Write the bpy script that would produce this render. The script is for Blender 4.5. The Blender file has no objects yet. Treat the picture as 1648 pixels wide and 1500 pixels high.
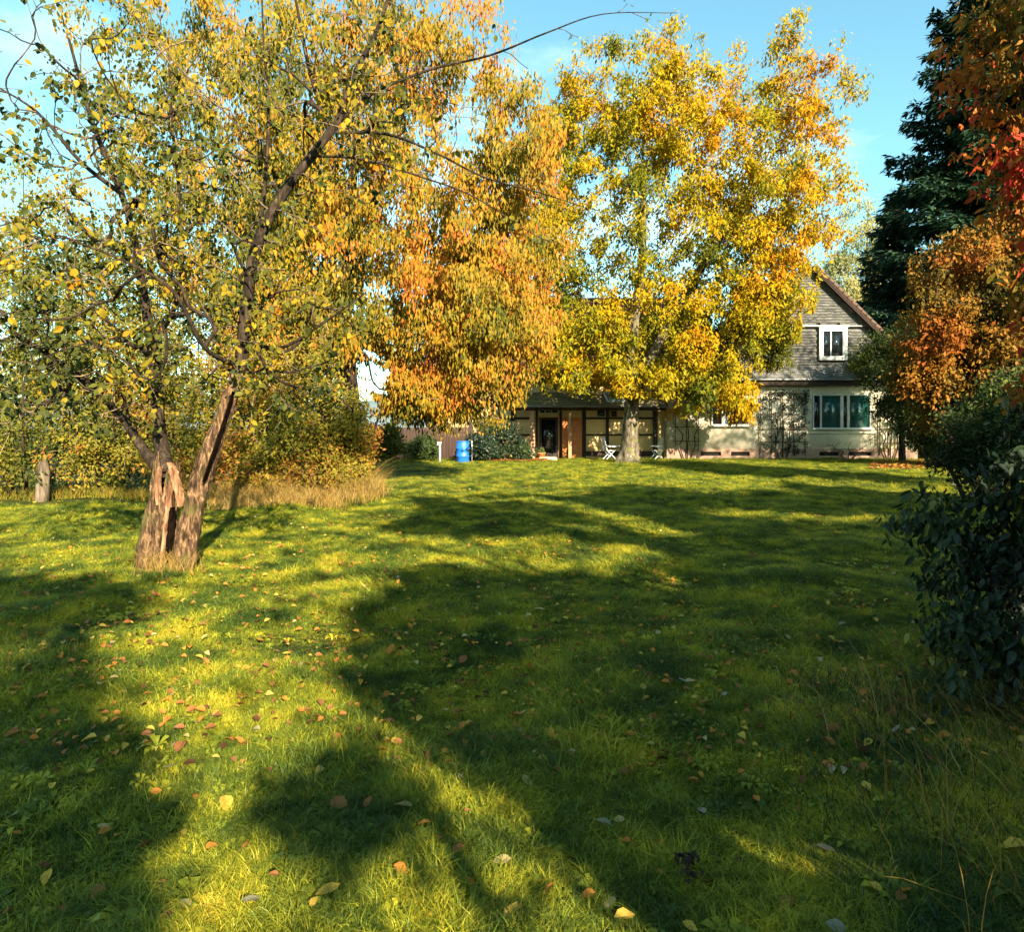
import bpy, math, random
import numpy as np
from mathutils import Vector, noise as mnoise

R = math.radians
rng = np.random.default_rng(11)
random.seed(5)
S = bpy.context.scene
COL = S.collection

# ------------------------------------------------------------------ camera, sky, sun, exposure
EYE = 1.6
cam_d = bpy.data.cameras.new('camera'); cam = bpy.data.objects.new('camera', cam_d); COL.objects.link(cam)
cam.location = (0, 0, EYE); cam.rotation_euler = (R(90), 0, 0)
cam_d.sensor_fit = 'HORIZONTAL'; cam_d.sensor_width = 36; cam_d.lens = 36 * 1074 / 1648
cam_d.shift_y = -62 / 1648; cam_d.clip_start = .05; cam_d.clip_end = 5000
S.camera = cam

SUN_AZ, SUN_EL = 24.0, 25.0            # the sun stands behind the camera, to the right
sh = Vector((-math.sin(R(SUN_AZ)), math.cos(R(SUN_AZ)), 0))      # the way shadows fall
Ldir = Vector((sh.x * math.cos(R(SUN_EL)), sh.y * math.cos(R(SUN_EL)), -math.sin(R(SUN_EL))))
COT = 1 / math.tan(R(SUN_EL))

W = bpy.data.worlds.new('World'); S.world = W; W.use_nodes = True
wn, wl = W.node_tree.nodes, W.node_tree.links
wn.clear()
wo = wn.new('ShaderNodeOutputWorld'); bg = wn.new('ShaderNodeBackground'); sky = wn.new('ShaderNodeTexSky')
sky.sky_type = 'NISHITA'; sky.sun_disc = False
sky.sun_elevation = R(SUN_EL); sky.sun_rotation = R(180 - SUN_AZ)
sky.air_density = 1.0; sky.dust_density = .6; sky.ozone_density = 1.5
tc = wn.new('ShaderNodeTexCoord'); mp = wn.new('ShaderNodeMapping'); mp.inputs['Scale'].default_value = (1, 1, 2.6)
nz = wn.new('ShaderNodeTexNoise'); nz.inputs['Scale'].default_value = 2.3; nz.inputs['Detail'].default_value = 7
nz.inputs['Roughness'].default_value = .55
cr = wn.new('ShaderNodeValToRGB'); cr.color_ramp.elements[0].position = .52; cr.color_ramp.elements[1].position = .80
cr.color_ramp.elements[0].color = (0, 0, 0, 1); cr.color_ramp.elements[1].color = (.85, .85, .85, 1)
mx = wn.new('ShaderNodeMix'); mx.data_type = 'RGBA'; mx.inputs[7].default_value = (8.5, 9.8, 10.4, 1)
tint = wn.new('ShaderNodeMix'); tint.data_type = 'RGBA'; tint.blend_type = 'MULTIPLY'; tint.inputs[0].default_value = 1
tint.inputs[7].default_value = (1.25, 1.82, 1.50, 1)
wl.new(tc.outputs['Generated'], mp.inputs[0]); wl.new(mp.outputs[0], nz.inputs['Vector']); wl.new(nz.outputs[0], cr.inputs[0])
wl.new(sky.outputs[0], tint.inputs[6]); wl.new(tint.outputs[2], mx.inputs[6]); wl.new(cr.outputs[0], mx.inputs[0])
wl.new(mx.outputs[2], bg.inputs[0]); bg.inputs[1].default_value = .05
wl.new(bg.outputs[0], wo.inputs[0])

sd = bpy.data.lights.new('sun', 'SUN'); sun = bpy.data.objects.new('sun', sd); COL.objects.link(sun)
sd.energy = 5.0; sd.angle = R(.53); sd.color = (1.0, .86, .64)
sun.rotation_euler = Ldir.to_track_quat('-Z', 'Y').to_euler(); sun.location = (8, -20, 15)

S.render.engine = 'CYCLES'
S.view_settings.view_transform = 'Standard'; S.view_settings.look = 'None'; S.view_settings.gamma = 1
S.view_settings.exposure = 2.12; S.view_settings.use_curve_mapping = False
S.cycles.use_denoising = True
S.cycles.max_bounces = 6; S.cycles.diffuse_bounces = 3; S.cycles.glossy_bounces = 2; S.cycles.transmission_bounces = 4

# ------------------------------------------------------------------ materials
def mat(name):
    m = bpy.data.materials.new(name); m.use_nodes = True
    n, l = m.node_tree.nodes, m.node_tree.links
    return m, n, l, n['Principled BSDF']

def ramp(n, stops):
    r = n.new('ShaderNodeValToRGB'); e = r.color_ramp.elements
    while len(e) < len(stops): e.new(.5)
    for i, (p, c) in enumerate(stops):
        e[i].position = p; e[i].color = (*c, 1)
    return r

def plain(name, c1, c2=None, scale=8, rough=.8, bump=.0, detail=6, metal=0, stretch=None, bdist=.02, spec=.3):
    m, n, l, b = mat(name)
    c2 = c2 or tuple(v * .8 for v in c1)
    t = n.new('ShaderNodeTexCoord'); mpn = n.new('ShaderNodeMapping')
    if stretch: mpn.inputs['Scale'].default_value = stretch
    q = n.new('ShaderNodeTexNoise'); q.inputs['Scale'].default_value = scale; q.inputs['Detail'].default_value = detail
    q.inputs['Roughness'].default_value = .62
    r = ramp(n, [(.32, c1), (.68, c2)])
    l.new(t.outputs['Object'], mpn.inputs[0]); l.new(mpn.outputs[0], q.inputs['Vector']); l.new(q.outputs[0], r.inputs[0])
    l.new(r.outputs[0], b.inputs['Base Color'])
    b.inputs['Roughness'].default_value = rough; b.inputs['Metallic'].default_value = metal
    b.inputs['Specular IOR Level'].default_value = spec
    if bump:
        bm = n.new('ShaderNodeBump'); bm.inputs['Strength'].default_value = bump; bm.inputs['Distance'].default_value = bdist
        l.new(q.outputs[0], bm.inputs['Height']); l.new(bm.outputs[0], b.inputs['Normal'])
    return m

def leafmat(name, stops, trans=.35, rough=.5, alb=.64, spec=.08):
    """stops over the face attribute 'tint' (0..1)"""
    m, n, l, b = mat(name)
    a = n.new('ShaderNodeAttribute'); a.attribute_name = 'tint'
    r = ramp(n, [(p_, tuple(c_ * alb for c_ in col_)) for p_, col_ in stops])
    l.new(a.outputs['Fac'], r.inputs[0])
    l.new(r.outputs[0], b.inputs['Base Color']); b.inputs['Roughness'].default_value = rough
    b.inputs['Specular IOR Level'].default_value = spec
    tr = n.new('ShaderNodeBsdfTranslucent'); ms = n.new('ShaderNodeMixShader'); ms.inputs[0].default_value = trans
    l.new(r.outputs[0], tr.inputs[0]); l.new(b.outputs[0], ms.inputs[1]); l.new(tr.outputs[0], ms.inputs[2])
    l.new(ms.outputs[0], n['Material Output'].inputs[0])
    return m

def barkmat(name, c1, c2, c3, scale=14, bump=.9, moss=None):
    m, n, l, b = mat(name)
    t = n.new('ShaderNodeTexCoord'); mpn = n.new('ShaderNodeMapping'); mpn.inputs['Scale'].default_value = (1, 1, .22)
    q = n.new('ShaderNodeTexNoise'); q.inputs['Scale'].default_value = scale; q.inputs['Detail'].default_value = 9
    q.inputs['Roughness'].default_value = .68; q.inputs['Distortion'].default_value = .4
    r = ramp(n, [(.36, c1), (.5, c2), (.66, c3)])
    l.new(t.outputs['Object'], mpn.inputs[0]); l.new(mpn.outputs[0], q.inputs['Vector']); l.new(q.outputs[0], r.inputs[0])
    src = r.outputs[0]
    if moss:
        q2 = n.new('ShaderNodeTexNoise'); q2.inputs['Scale'].default_value = 3.2; q2.inputs['Detail'].default_value = 8
        r2 = ramp(n, [(.52, (0, 0, 0)), (.66, (1, 1, 1))])
        mm = n.new('ShaderNodeMix'); mm.data_type = 'RGBA'; mm.inputs[7].default_value = (*moss, 1)
        l.new(t.outputs['Object'], q2.inputs['Vector']); l.new(q2.outputs[0], r2.inputs[0]); l.new(r2.outputs[0], mm.inputs[0])
        l.new(src, mm.inputs[6]); src = mm.outputs[2]
    l.new(src, b.inputs['Base Color']); b.inputs['Roughness'].default_value = .9; b.inputs['Specular IOR Level'].default_value = .15
    bm = n.new('ShaderNodeBump'); bm.inputs['Strength'].default_value = bump; bm.inputs['Distance'].default_value = .03
    l.new(q.outputs[0], bm.inputs['Height']); l.new(bm.outputs[0], b.inputs['Normal'])
    return m

M = {}
M['apple_bark'] = barkmat('apple_bark', (.012, .007, .004), (.075, .042, .022), (.30, .175, .085), 30, 1.0, moss=(.075, .07, .02))
M['bare_wood'] = barkmat('bare_wood', (.07, .025, .014), (.22, .11, .055), (.36, .23, .13), 22, .9)
M['hollow'] = plain('hollow_shade', (.003, .002, .0015), (.010, .006, .004), 14, 1, .8, spec=0)  # near black: the shade inside the trunk hollow, put into the colour
M['dark_bark'] = barkmat('dark_bark', (.008, .006, .004), (.024, .016, .010), (.065, .045, .028), 22, .7)
M['twig'] = barkmat('twig_bark', (.04, .028, .016), (.11, .078, .045), (.2, .15, .09), 22, .4)
M['pale_twig'] = barkmat('pale_twig_bark', (.10, .07, .04), (.22, .16, .09), (.34, .26, .16), 22, .4)
M['walnut_bark'] = barkmat('walnut_bark', (.022, .018, .013), (.09, .072, .05), (.26, .21, .15), 9, 1.0, moss=(.10, .10, .03))
M['pale_bark'] = barkmat('pale_bark', (.04, .028, .018), (.10, .075, .05), (.20, .15, .10), 10, .5)
M['apple_leaf'] = leafmat('apple_leaf', [(0, (.035, .055, .02)), (.35, (.095, .115, .022)), (.62, (.20, .18, .022)), (.84, (.48, .34, .02)), (1, (.55, .24, .02))], .38)
M['cherry_leaf'] = leafmat('cherry_leaf', [(0, (.09, .11, .02)), (.28, (.25, .21, .02)), (.55, (.48, .30, .025)), (.84, (.56, .25, .025)), (1, (.52, .14, .025))], .4)
M['walnut_leaf'] = leafmat('walnut_leaf', [(0, (.10, .13, .015)), (.28, (.25, .235, .012)), (.5, (.46, .36, .010)), (.8, (.62, .39, .008)), (1, (.62, .26, .01))], .42)
M['hedge_leaf'] = leafmat('hedge_leaf', [(0, (.06, .08, .02)), (.35, (.17, .17, .022)), (.65, (.32, .27, .03)), (.88, (.44, .28, .03)), (1, (.42, .16, .035))], .35)
M['straw'] = leafmat('straw', [(0, (.14, .11, .03)), (.4, (.36, .22, .05)), (.7, (.46, .28, .07)), (1, (.52, .36, .13))], .25)
M['spruce'] = leafmat('spruce_needles', [(0, (.010, .026, .016)), (.5, (.022, .055, .028)), (1, (.06, .10, .035))], .12, .6, alb=.8)
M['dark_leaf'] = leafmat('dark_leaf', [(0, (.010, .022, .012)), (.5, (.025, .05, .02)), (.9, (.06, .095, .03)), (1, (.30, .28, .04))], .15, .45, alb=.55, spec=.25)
M['green_leaf'] = leafmat('green_leaf', [(0, (.03, .05, .02)), (.5, (.08, .12, .03)), (1, (.22, .24, .04))], .3)
M['maple_leaf'] = leafmat('maple_leaf', [(0, (.07, .065, .015)), (.3, (.20, .125, .02)), (.6, (.36, .18, .02)), (.88, (.42, .15, .02)), (1, (.38, .11, .02))], .35)
M['red_leaf'] = leafmat('red_leaf', [(0, (.05, .06, .015)), (.25, (.18, .15, .02)), (.5, (.48, .22, .025)), (.8, (.62, .15, .03)), (1, (.65, .06, .035))], .35)
M['birch_leaf'] = leafmat('birch_leaf', [(0, (.16, .19, .08)), (.5, (.34, .34, .12)), (1, (.58, .50, .18))], .4)
M['shade_leaf'] = leafmat('shade_leaf', [(0, (.04, .07, .02)), (1, (.14, .16, .03))], .12)
M['fallen'] = leafmat('fallen_leaf', [(0, (.10, .045, .02)), (.25, (.30, .13, .05)), (.45, (.60, .22, .04)), (.65, (.72, .50, .08)), (.85, (.48, .40, .22)), (1, (.34, .31, .26))], .2, .6, alb=.6)
M['plaster'] = plain('cream_plaster', (.66, .60, .46), (.56, .50, .38), 3, .9, .25)
M['tan_plaster'] = plain('tan_plaster', (.70, .50, .24), (.60, .42, .20), 2, .9, .2)
M['timber'] = plain('dark_timber', (.018, .012, .009), (.04, .026, .018), 10, .8, .4, stretch=(1, 1, .2))
M['white'] = plain('white_paint', (.52, .52, .49), (.42, .42, .39), 6, .45, .05)
M['moulding'] = plain('cream_moulding', (.55, .50, .38), (.46, .41, .30), 6, .8, .1)
M['plinth'] = plain('pink_stone_plinth', (.30, .19, .14), (.20, .125, .09), 5, .9, .7)
M['dark'] = plain('dark_void', (.008, .008, .008), (.014, .012, .010), 5, .9)
M['slate'] = plain('slate', (.05, .05, .05), (.125, .12, .105), 2.2, .6, .4, detail=9)
M['tile'] = plain('red_tile', (.15, .048, .035), (.06, .03, .026), 2.5, .8, .4, detail=9)
M['moss_tile'] = plain('mossy_tile', (.10, .075, .045), (.16, .15, .05), 3, .9, .6, detail=9)
M['verge'] = plain('brown_verge_tile', (.11, .065, .045), (.055, .038, .03), 5, .85, .5)
M['brick'] = plain('orange_brick', (.62, .20, .06), (.48, .15, .05), 2.5, .85, .4)
M['mortar'] = plain('mortar', (.42, .33, .24), (.34, .27, .20), 6, .95)
M['wood'] = plain('weathered_wood', (.42, .25, .13), (.30, .17, .09), 6, .8, .4, stretch=(1, 1, .15))
M['fence'] = plain('brown_fence_board', (.05, .026, .018), (.03, .017, .013), 6, .85, .4, stretch=(1, 1, .15))
M['gutter'] = plain('zinc_gutter', (.20, .20, .19), (.12, .12, .12), 6, .45, 0, metal=.5)
M['curtain'] = plain('brown_curtain', (.34, .15, .07), (.24, .10, .05), 4, .9, stretch=(8, 1, .3))
M['barrel'] = plain('blue_plastic', (.010, .13, .55), (.012, .11, .46), 4, .35, .05, spec=.5)
M['plastic'] = plain('white_plastic', (.80, .80, .80), (.74, .74, .75), 4, .4)
M['stone'] = plain('doorstep_stone', (.46, .38, .28), (.36, .29, .21), 6, .9, .5)
M['soil'] = plain('dark_soil', (.010, .007, .004), (.026, .016, .009), 14, .95, .9)
M['hills'] = plain('hazy_far_woods', (.09, .14, .17), (.14, .18, .19), .01, 1)  # blue of the distant haze is mixed into the base colour
M['trellis'] = plain('trellis_wood', (.10, .06, .04), (.06, .036, .026), 8, .85)

def glassmat(name, c, rough=.06):
    m, n, l, b = mat(name)
    b.inputs['Base Color'].default_value = (*c, 1); b.inputs['Roughness'].default_value = rough
    b.inputs['Specular IOR Level'].default_value = .8
    return m
M['dark_glass'] = glassmat('dark_window_glass', (.008, .012, .014))
M['teal_glass'] = glassmat('teal_window_glass', (.012, .065, .055), .12)
M['sky_glass'] = glassmat('skylight_glass', (.22, .30, .28), .2)

def clear_glass():
    m, n, l, b = mat('clear_window_glass')
    b.inputs['Base Color'].default_value = (1, 1, 1, 1); b.inputs['Roughness'].default_value = .02
    tr = n.new('ShaderNodeBsdfTransparent'); ms = n.new('ShaderNodeMixShader'); fr = n.new('ShaderNodeFresnel'); fr.inputs[0].default_value = 1.5
    gl = n.new('ShaderNodeBsdfGlossy'); gl.inputs['Roughness'].default_value = .03
    l.new(fr.outputs[0], ms.inputs[0]); l.new(tr.outputs[0], ms.inputs[1]); l.new(gl.outputs[0], ms.inputs[2])
    l.new(ms.outputs[0], n['Material Output'].inputs[0])
    return m
M['clear_glass'] = clear_glass()

def groundmat():
    m, n, l, b = mat('lawn_ground')
    g = n.new('ShaderNodeNewGeometry')
    q = n.new('ShaderNodeTexNoise'); q.inputs['Scale'].default_value = 1.1; q.inputs['Detail'].default_value = 8; q.inputs['Roughness'].default_value = .65
    q2 = n.new('ShaderNodeTexNoise'); q2.inputs['Scale'].default_value = 22; q2.inputs['Detail'].default_value = 6; q2.inputs['Roughness'].default_value = .7
    l.new(g.outputs['Position'], q.inputs['Vector']); l.new(g.outputs['Position'], q2.inputs['Vector'])
    r = ramp(n, [(.34, (.018, .030, .005)), (.52, (.05, .060, .008)), (.68, (.13, .105, .012))])
    r2 = ramp(n, [(.35, (.25, .25, .22)), (.62, (1, 1, 1))])
    mm = n.new('ShaderNodeMix'); mm.data_type = 'RGBA'; mm.blend_type = 'MULTIPLY'; mm.inputs[0].default_value = .8
    l.new(q.outputs[0], r.inputs[0]); l.new(q2.outputs[0], r2.inputs[0]); l.new(r.outputs[0], mm.inputs[6]); l.new(r2.outputs[0], mm.inputs[7])
    l.new(mm.outputs[2], b.inputs['Base Color']); b.inputs['Roughness'].default_value = .95; b.inputs['Specular IOR Level'].default_value = .1
    bm = n.new('ShaderNodeBump'); bm.inputs['Strength'].default_value = .8; bm.inputs['Distance'].default_value = .05
    l.new(q2.outputs[0], bm.inputs['Height']); l.new(bm.outputs[0], b.inputs['Normal'])
    return m
M['ground'] = groundmat()

def grassmat():
    m, n, l, b = mat('grass_blade')
    g = n.new('ShaderNodeNewGeometry'); oi = n.new('ShaderNodeObjectInfo')
    q = n.new('ShaderNodeTexNoise'); q.inputs['Scale'].default_value = 1.7; q.inputs['Detail'].default_value = 7; q.inputs['Roughness'].default_value = .62
    l.new(g.outputs['Position'], q.inputs['Vector'])
    ad = n.new('ShaderNodeMath'); ad.operation = 'MULTIPLY_ADD'; ad.inputs[1].default_value = .20; ad.inputs[2].default_value = -.10
    l.new(oi.outputs['Random'], ad.inputs[0])
    a2 = n.new('ShaderNodeMath'); a2.operation = 'ADD'; l.new(ad.outputs[0], a2.inputs[0]); l.new(q.outputs[0], a2.inputs[1])
    r = ramp(n, [(.30, (.022, .055, .010)), (.46, (.090, .128, .014)), (.56, (.25, .265, .020)), (.67, (.45, .38, .024)), (.85, (.45, .27, .04))])
    l.new(a2.outputs[0], r.inputs[0]); l.new(r.outputs[0], b.inputs['Base Color'])
    b.inputs['Roughness'].default_value = .5; b.inputs['Specular IOR Level'].default_value = .2
    tr = n.new('ShaderNodeBsdfTranslucent'); ms = n.new('ShaderNodeMixShader'); ms.inputs[0].default_value = .35
    l.new(r.outputs[0], tr.inputs[0]); l.new(b.outputs[0], ms.inputs[1]); l.new(tr.outputs[0], ms.inputs[2])
    l.new(ms.outputs[0], n['Material Output'].inputs[0])
    return m
M['grass'] = grassmat()

# ------------------------------------------------------------------ helpers
def height(x, y):
    x = np.asarray(x, float); y = np.asarray(y, float)
    h = .045 * np.sin(x * .7 + 1.3) * np.cos(y * .55) + .03 * np.sin(x * 1.9 + y * 1.3) + .02 * np.sin(x * 3.1 - y * 2.3 + 2)
    fade = np.clip((30 - y) / 8, 0, 1)
    return h * fade

def link(o, parent=None):
    COL.objects.link(o)
    if parent is not None: o.parent = parent
    return o

def tag(o, label=None, cat=None, group=None, kind=None):
    if label: o['label'] = label
    if cat: o['category'] = cat
    if group: o['group'] = group
    if kind: o['kind'] = kind
    return o

def thing(name, label, cat, loc=(0, 0, 0), group=None, rz=0):
    o = bpy.data.objects.new(name, None); o.empty_display_size = .2
    o.location = loc; o.rotation_euler.z = rz
    link(o); return tag(o, label, cat, group)

def npmesh(name, V, F, material, parent=None, smooth=False, tint=None, kind=None):
    """V (n,3) in world coordinates, F (m,k) equal sized faces"""
    V = np.asarray(V, np.float32)
    if parent is not None: V = V - np.array(parent.location, np.float32)
    me = bpy.data.meshes.new(name)
    m, k = F.shape
    me.vertices.add(len(V)); me.vertices.foreach_set('co', V.ravel())
    me.loops.add(m * k); me.loops.foreach_set('vertex_index', np.ascontiguousarray(F, np.int32).ravel())
    me.polygons.add(m); me.polygons.foreach_set('loop_start', np.arange(0, m * k, k, dtype=np.int32))
    me.polygons.foreach_set('loop_total', np.full(m, k, np.int32))
    if smooth: me.polygons.foreach_set('use_smooth', np.ones(m, bool))
    if tint is not None:
        a = me.attributes.new('tint', 'FLOAT', 'FACE'); a.data.foreach_set('value', np.asarray(tint, np.float32))
    me.materials.append(material); me.update()
    o = bpy.data.objects.new(name, me); link(o, parent)
    if kind: o['kind'] = kind
    return o

BOXF = np.array([[0, 1, 3, 2], [4, 6, 7, 5], [0, 4, 5, 1], [2, 3, 7, 6], [0, 2, 6, 4], [1, 5, 7, 3]])
class MB:
    def __init__(s): s.v = []; s.f = []; s.n = 0
    def add(s, v, f):
        s.v.append(np.asarray(v, float)); s.f.append(np.asarray(f) + s.n); s.n += len(v); return s
    def box(s, x0, x1, y0, y1, z0, z1):
        return s.add([(x, y, z) for x in (x0, x1) for y in (y0, y1) for z in (z0, z1)], BOXF)
    def bar(s, a, b, w, h, up=(0, 0, 1)):
        a = Vector(a); b = Vector(b); d = (b - a).normalized(); u = Vector(up)
        if abs(d.dot(u)) > .95: u = Vector((0, 1, 0))
        sx = d.cross(u).normalized() * (w / 2); sz = sx.cross(d).normalized() * (h / 2)
        return s.add([tuple(p + i * sx + j * sz) for p in (a, b) for i in (-1, 1) for j in (-1, 1)], BOXF)
    def build(s, name, m, parent=None, bevel=0, kind=None, smooth=False):
        o = npmesh(name, np.concatenate(s.v), np.concatenate(s.f), m, parent, smooth=smooth, kind=kind)
        if bevel:
            b = o.modifiers.new('bevel', 'BEVEL'); b.width = bevel; b.segments = 2; b.limit_method = 'ANGLE'
        return o
def box(name, m, parent, x0, x1, y0, y1, z0, z1, bevel=.006, label=None):
    o = MB().box(x0, x1, y0, y1, z0, z1).build(name, m, parent, bevel)
    if label: o['label'] = label
    return o

def norm(a): return a / np.maximum(np.linalg.norm(a, axis=-1, keepdims=True), 1e-9)

def fnoise(P, s, seed=0.0):
    return np.array([mnoise.noise(Vector((p[0] * s + seed, p[1] * s - seed, p[2] * s + 2 * seed))) for p in P])

def tubes(P, Rr, cid, sides):
    """tapered tubes through flattened chains"""
    n = len(P); same_next = np.zeros(n, bool); same_next[:-1] = cid[1:] == cid[:-1]
    T = np.zeros_like(P); T[:-1][same_next[:-1]] = (P[1:] - P[:-1])[same_next[:-1]]
    last = ~same_next; idx = np.where(last)[0]; T[idx] = T[np.maximum(idx - 1, 0)]
    T = norm(T)
    first = np.r_[True, cid[1:] != cid[:-1]]; start = np.where(first)[0][np.cumsum(first) - 1]
    end = np.r_[np.where(first)[0][1:], n] - 1; endi = end[np.cumsum(first) - 1]
    D = norm(P[endi] - P[start] + 1e-6)
    ref = np.where(np.abs(D[:, 2:3]) > .7, np.array([[1., 0, 0]]), np.array([[0, 0, 1.]]))
    U = norm(np.cross(T, ref)); Vv = np.cross(T, U)
    a = np.arange(sides) * 2 * np.pi / sides
    V = P[:, None] + Rr[:, None, None] * (np.cos(a)[None, :, None] * U[:, None] + np.sin(a)[None, :, None] * Vv[:, None])
    i = np.where(same_next)[0]
    k = np.arange(sides); k2 = (k + 1) % sides
    F = np.stack([i[:, None] * sides + k, i[:, None] * sides + k2, (i[:, None] + 1) * sides + k2, (i[:, None] + 1) * sides + k], -1)
    return V.reshape(-1, 3), F.reshape(-1, 4)

def spline(pts, n):
    P = np.array(pts, float); Q = np.vstack([2 * P[0] - P[1], P, 2 * P[-1] - P[-2]])
    out = []
    for i in range(1, len(Q) - 2):
        t = np.linspace(0, 1, n, endpoint=False)[:, None]
        a, b, c, d = Q[i - 1], Q[i], Q[i + 1], Q[i + 2]
        out.append(.5 * (2 * b + (c - a) * t + (2 * a - 5 * b + 4 * c - d) * t ** 2 + (3 * b - a - 3 * c + d) * t ** 3))
    out.append(P[-1:]); return np.vstack(out)

class Tree:
    """branches found by joining points spread through the crown to the nearest well-placed limb"""
    def __init__(s): s.P = []; s.par = []; s.dir = []; s.fix = []
    def limb(s, pts, radii=None, n=5, parent=None):
        P = spline(pts, n); rr = None
        if radii is not None:
            rr = spline(np.array(radii, float)[:, None] * np.ones((1, 3)), n)[:, 0]
        ids = []
        for i, p in enumerate(P):
            if i == 0 and parent is not None:
                ids.append(parent); continue
            pr = ids[-1] if ids else -1
            d = (P[i + 1] - p) if i + 1 < len(P) else p - P[i - 1]
            s.P.append(p); s.par.append(pr); s.dir.append(d / (np.linalg.norm(d) + 1e-9)); s.fix.append(rr[i] if rr is not None else 0)
            ids.append(len(s.P) - 1)
        return ids
    def near(s, p):
        return int(np.argmin(((np.array(s.P) - np.array(p)) ** 2).sum(1)))
    def grow(s, targets, step=.4, jit=.05, up=.0, minz=None):
        cap = len(s.P) + len(targets) * 24
        P = np.zeros((cap, 3)); D = np.zeros((cap, 3)); n = len(s.P)
        P[:n] = s.P; D[:n] = s.dir
        if minz is None: minz = -99
        T = np.array(targets)
        d0 = np.array([np.min(((P[:n] - t) ** 2).sum(1)) for t in T])
        s.tips = []
        for k in np.argsort(d0):
            t = T[k]; v = t - P[:n]; d = np.linalg.norm(v, axis=1) + 1e-6
            c = (v * D[:n]).sum(1) / d
            cost = d * (1.5 - .7 * c) + (P[:n, 2] < minz) * 50
            j = int(np.argmin(cost)); L = d[j]
            m = max(2, min(22, int(math.ceil(L / step))))
            u = np.linspace(0, 1, m + 1)[1:, None]
            t0 = D[j] * L * .7; t1 = (v[j] / L * .7 + np.array([0, 0, up])) * L
            Q = (2 * u ** 3 - 3 * u ** 2 + 1) * P[j] + (u ** 3 - 2 * u ** 2 + u) * t0 + (-2 * u ** 3 + 3 * u ** 2) * t + (u ** 3 - u ** 2) * t1
            Q = Q + rng.normal(0, jit * min(1, L), Q.shape) * (1 - u * .3)
            prev = j
            for q in Q:
                P[n] = q; dd = q - P[prev]; D[n] = dd / (np.linalg.norm(dd) + 1e-9)
                s.P.append(q); s.par.append(prev); s.dir.append(D[n]); s.fix.append(0); prev = n; n += 1
            s.tips.append(prev)
    def finish(s, rbase, rtip, p=.5):
        n = len(s.P); P = np.array(s.P); par = np.array(s.par)
        cnt = np.zeros(n); kids = [[] for _ in range(n)]
        for i in range(n):
            if par[i] >= 0: kids[par[i]].append(i)
        for i in range(n - 1, -1, -1):
            if cnt[i] == 0: cnt[i] = 1
            if par[i] >= 0: cnt[par[i]] += cnt[i] if len(kids[i]) != -1 else 0
        tot = cnt.max(); r = np.maximum(rtip, rbase * (cnt / tot) ** p)
        fx = np.array(s.fix); r = np.where(fx > 0, fx, r)
        for i in range(n):
            if par[i] >= 0 and fx[i] == 0: r[i] = min(r[i], r[par[i]] * .98)
        s.r = r; s.Pa = P
        chains = []
        stack = [i for i in range(n) if par[i] < 0]
        while stack:
            i = stack.pop(); ch = [i] if par[i] < 0 else [par[i], i]
            while kids[i]:
                ks = sorted(kids[i], key=lambda q: -(cnt[q] + (1e6 if fx[q] > 0 else 0)))
                stack += ks[1:]; i = ks[0]; ch.append(i)
            chains.append(ch)
        s.chains = chains
    def meshes(s, parent, m_trunk, m_twig, rbranch, maxbranch=40, skip_first=0):
        big = []; thin = []
        for ch in s.chains:
            r = s.r[ch].copy()
            if s.par[ch[0]] >= 0 or len(ch) > 1: r[0] = r[1] if s.par[ch[1]] == ch[0] and s.r[ch[0]] > r[1] * 1.15 else r[0]
            (big if r[min(1, len(r) - 1)] >= rbranch else thin).append((r[min(1, len(r) - 1)], ch, r))
        big.sort(key=lambda t: -t[0]); thin += big[maxbranch:]; big = big[:maxbranch]
        for i, (_, ch, r) in enumerate(big):
            root = s.par[ch[0]] < 0; Pc = s.Pa[ch]
            if root and r[0] > .12:
                Pc = spline(Pc, 3); r = spline(r[:, None] * np.ones((1, 3)), 3)[:, 0]
                r = r * (1 + .45 * np.exp(-np.maximum(Pc[:, 2], 0) / .35)); sd_ = 22
                V, F = tubes(Pc, r, np.zeros(len(Pc)), sd_); Cc = np.repeat(Pc, sd_, 0); an_ = np.tile(np.arange(sd_) * 2 * np.pi / sd_, len(Pc)); hh = Cc[:, 2]
                q_ = 1 + .07 * np.sin(an_ * 5 + hh * .8) + .05 * np.sin(an_ * 8 - hh * 1.7) + rng.normal(0, .035, len(an_)) + .12 * np.sin(an_ * 4 + 1) * np.exp(-np.maximum(hh, 0) / .4)
                V = Cc + (V - Cc) * q_[:, None]
            else:
                V, F = tubes(Pc, r, np.zeros(len(ch)), 10 if r[0] > .05 else 7)
            npmesh('trunk' if root else 'branch', V, F, m_trunk, parent, smooth=True)
        if thin:
            P = np.concatenate([s.Pa[c] for _, c, _ in thin]); rr = np.concatenate([r for _, _, r in thin])
            cid = np.concatenate([np.full(len(c), k) for k, (_, c, _) in enumerate(thin)])
            V, F = tubes(P, rr, cid, 4)
            npmesh('twigs', V, F, m_twig, parent, smooth=True, kind='stuff')

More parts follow.
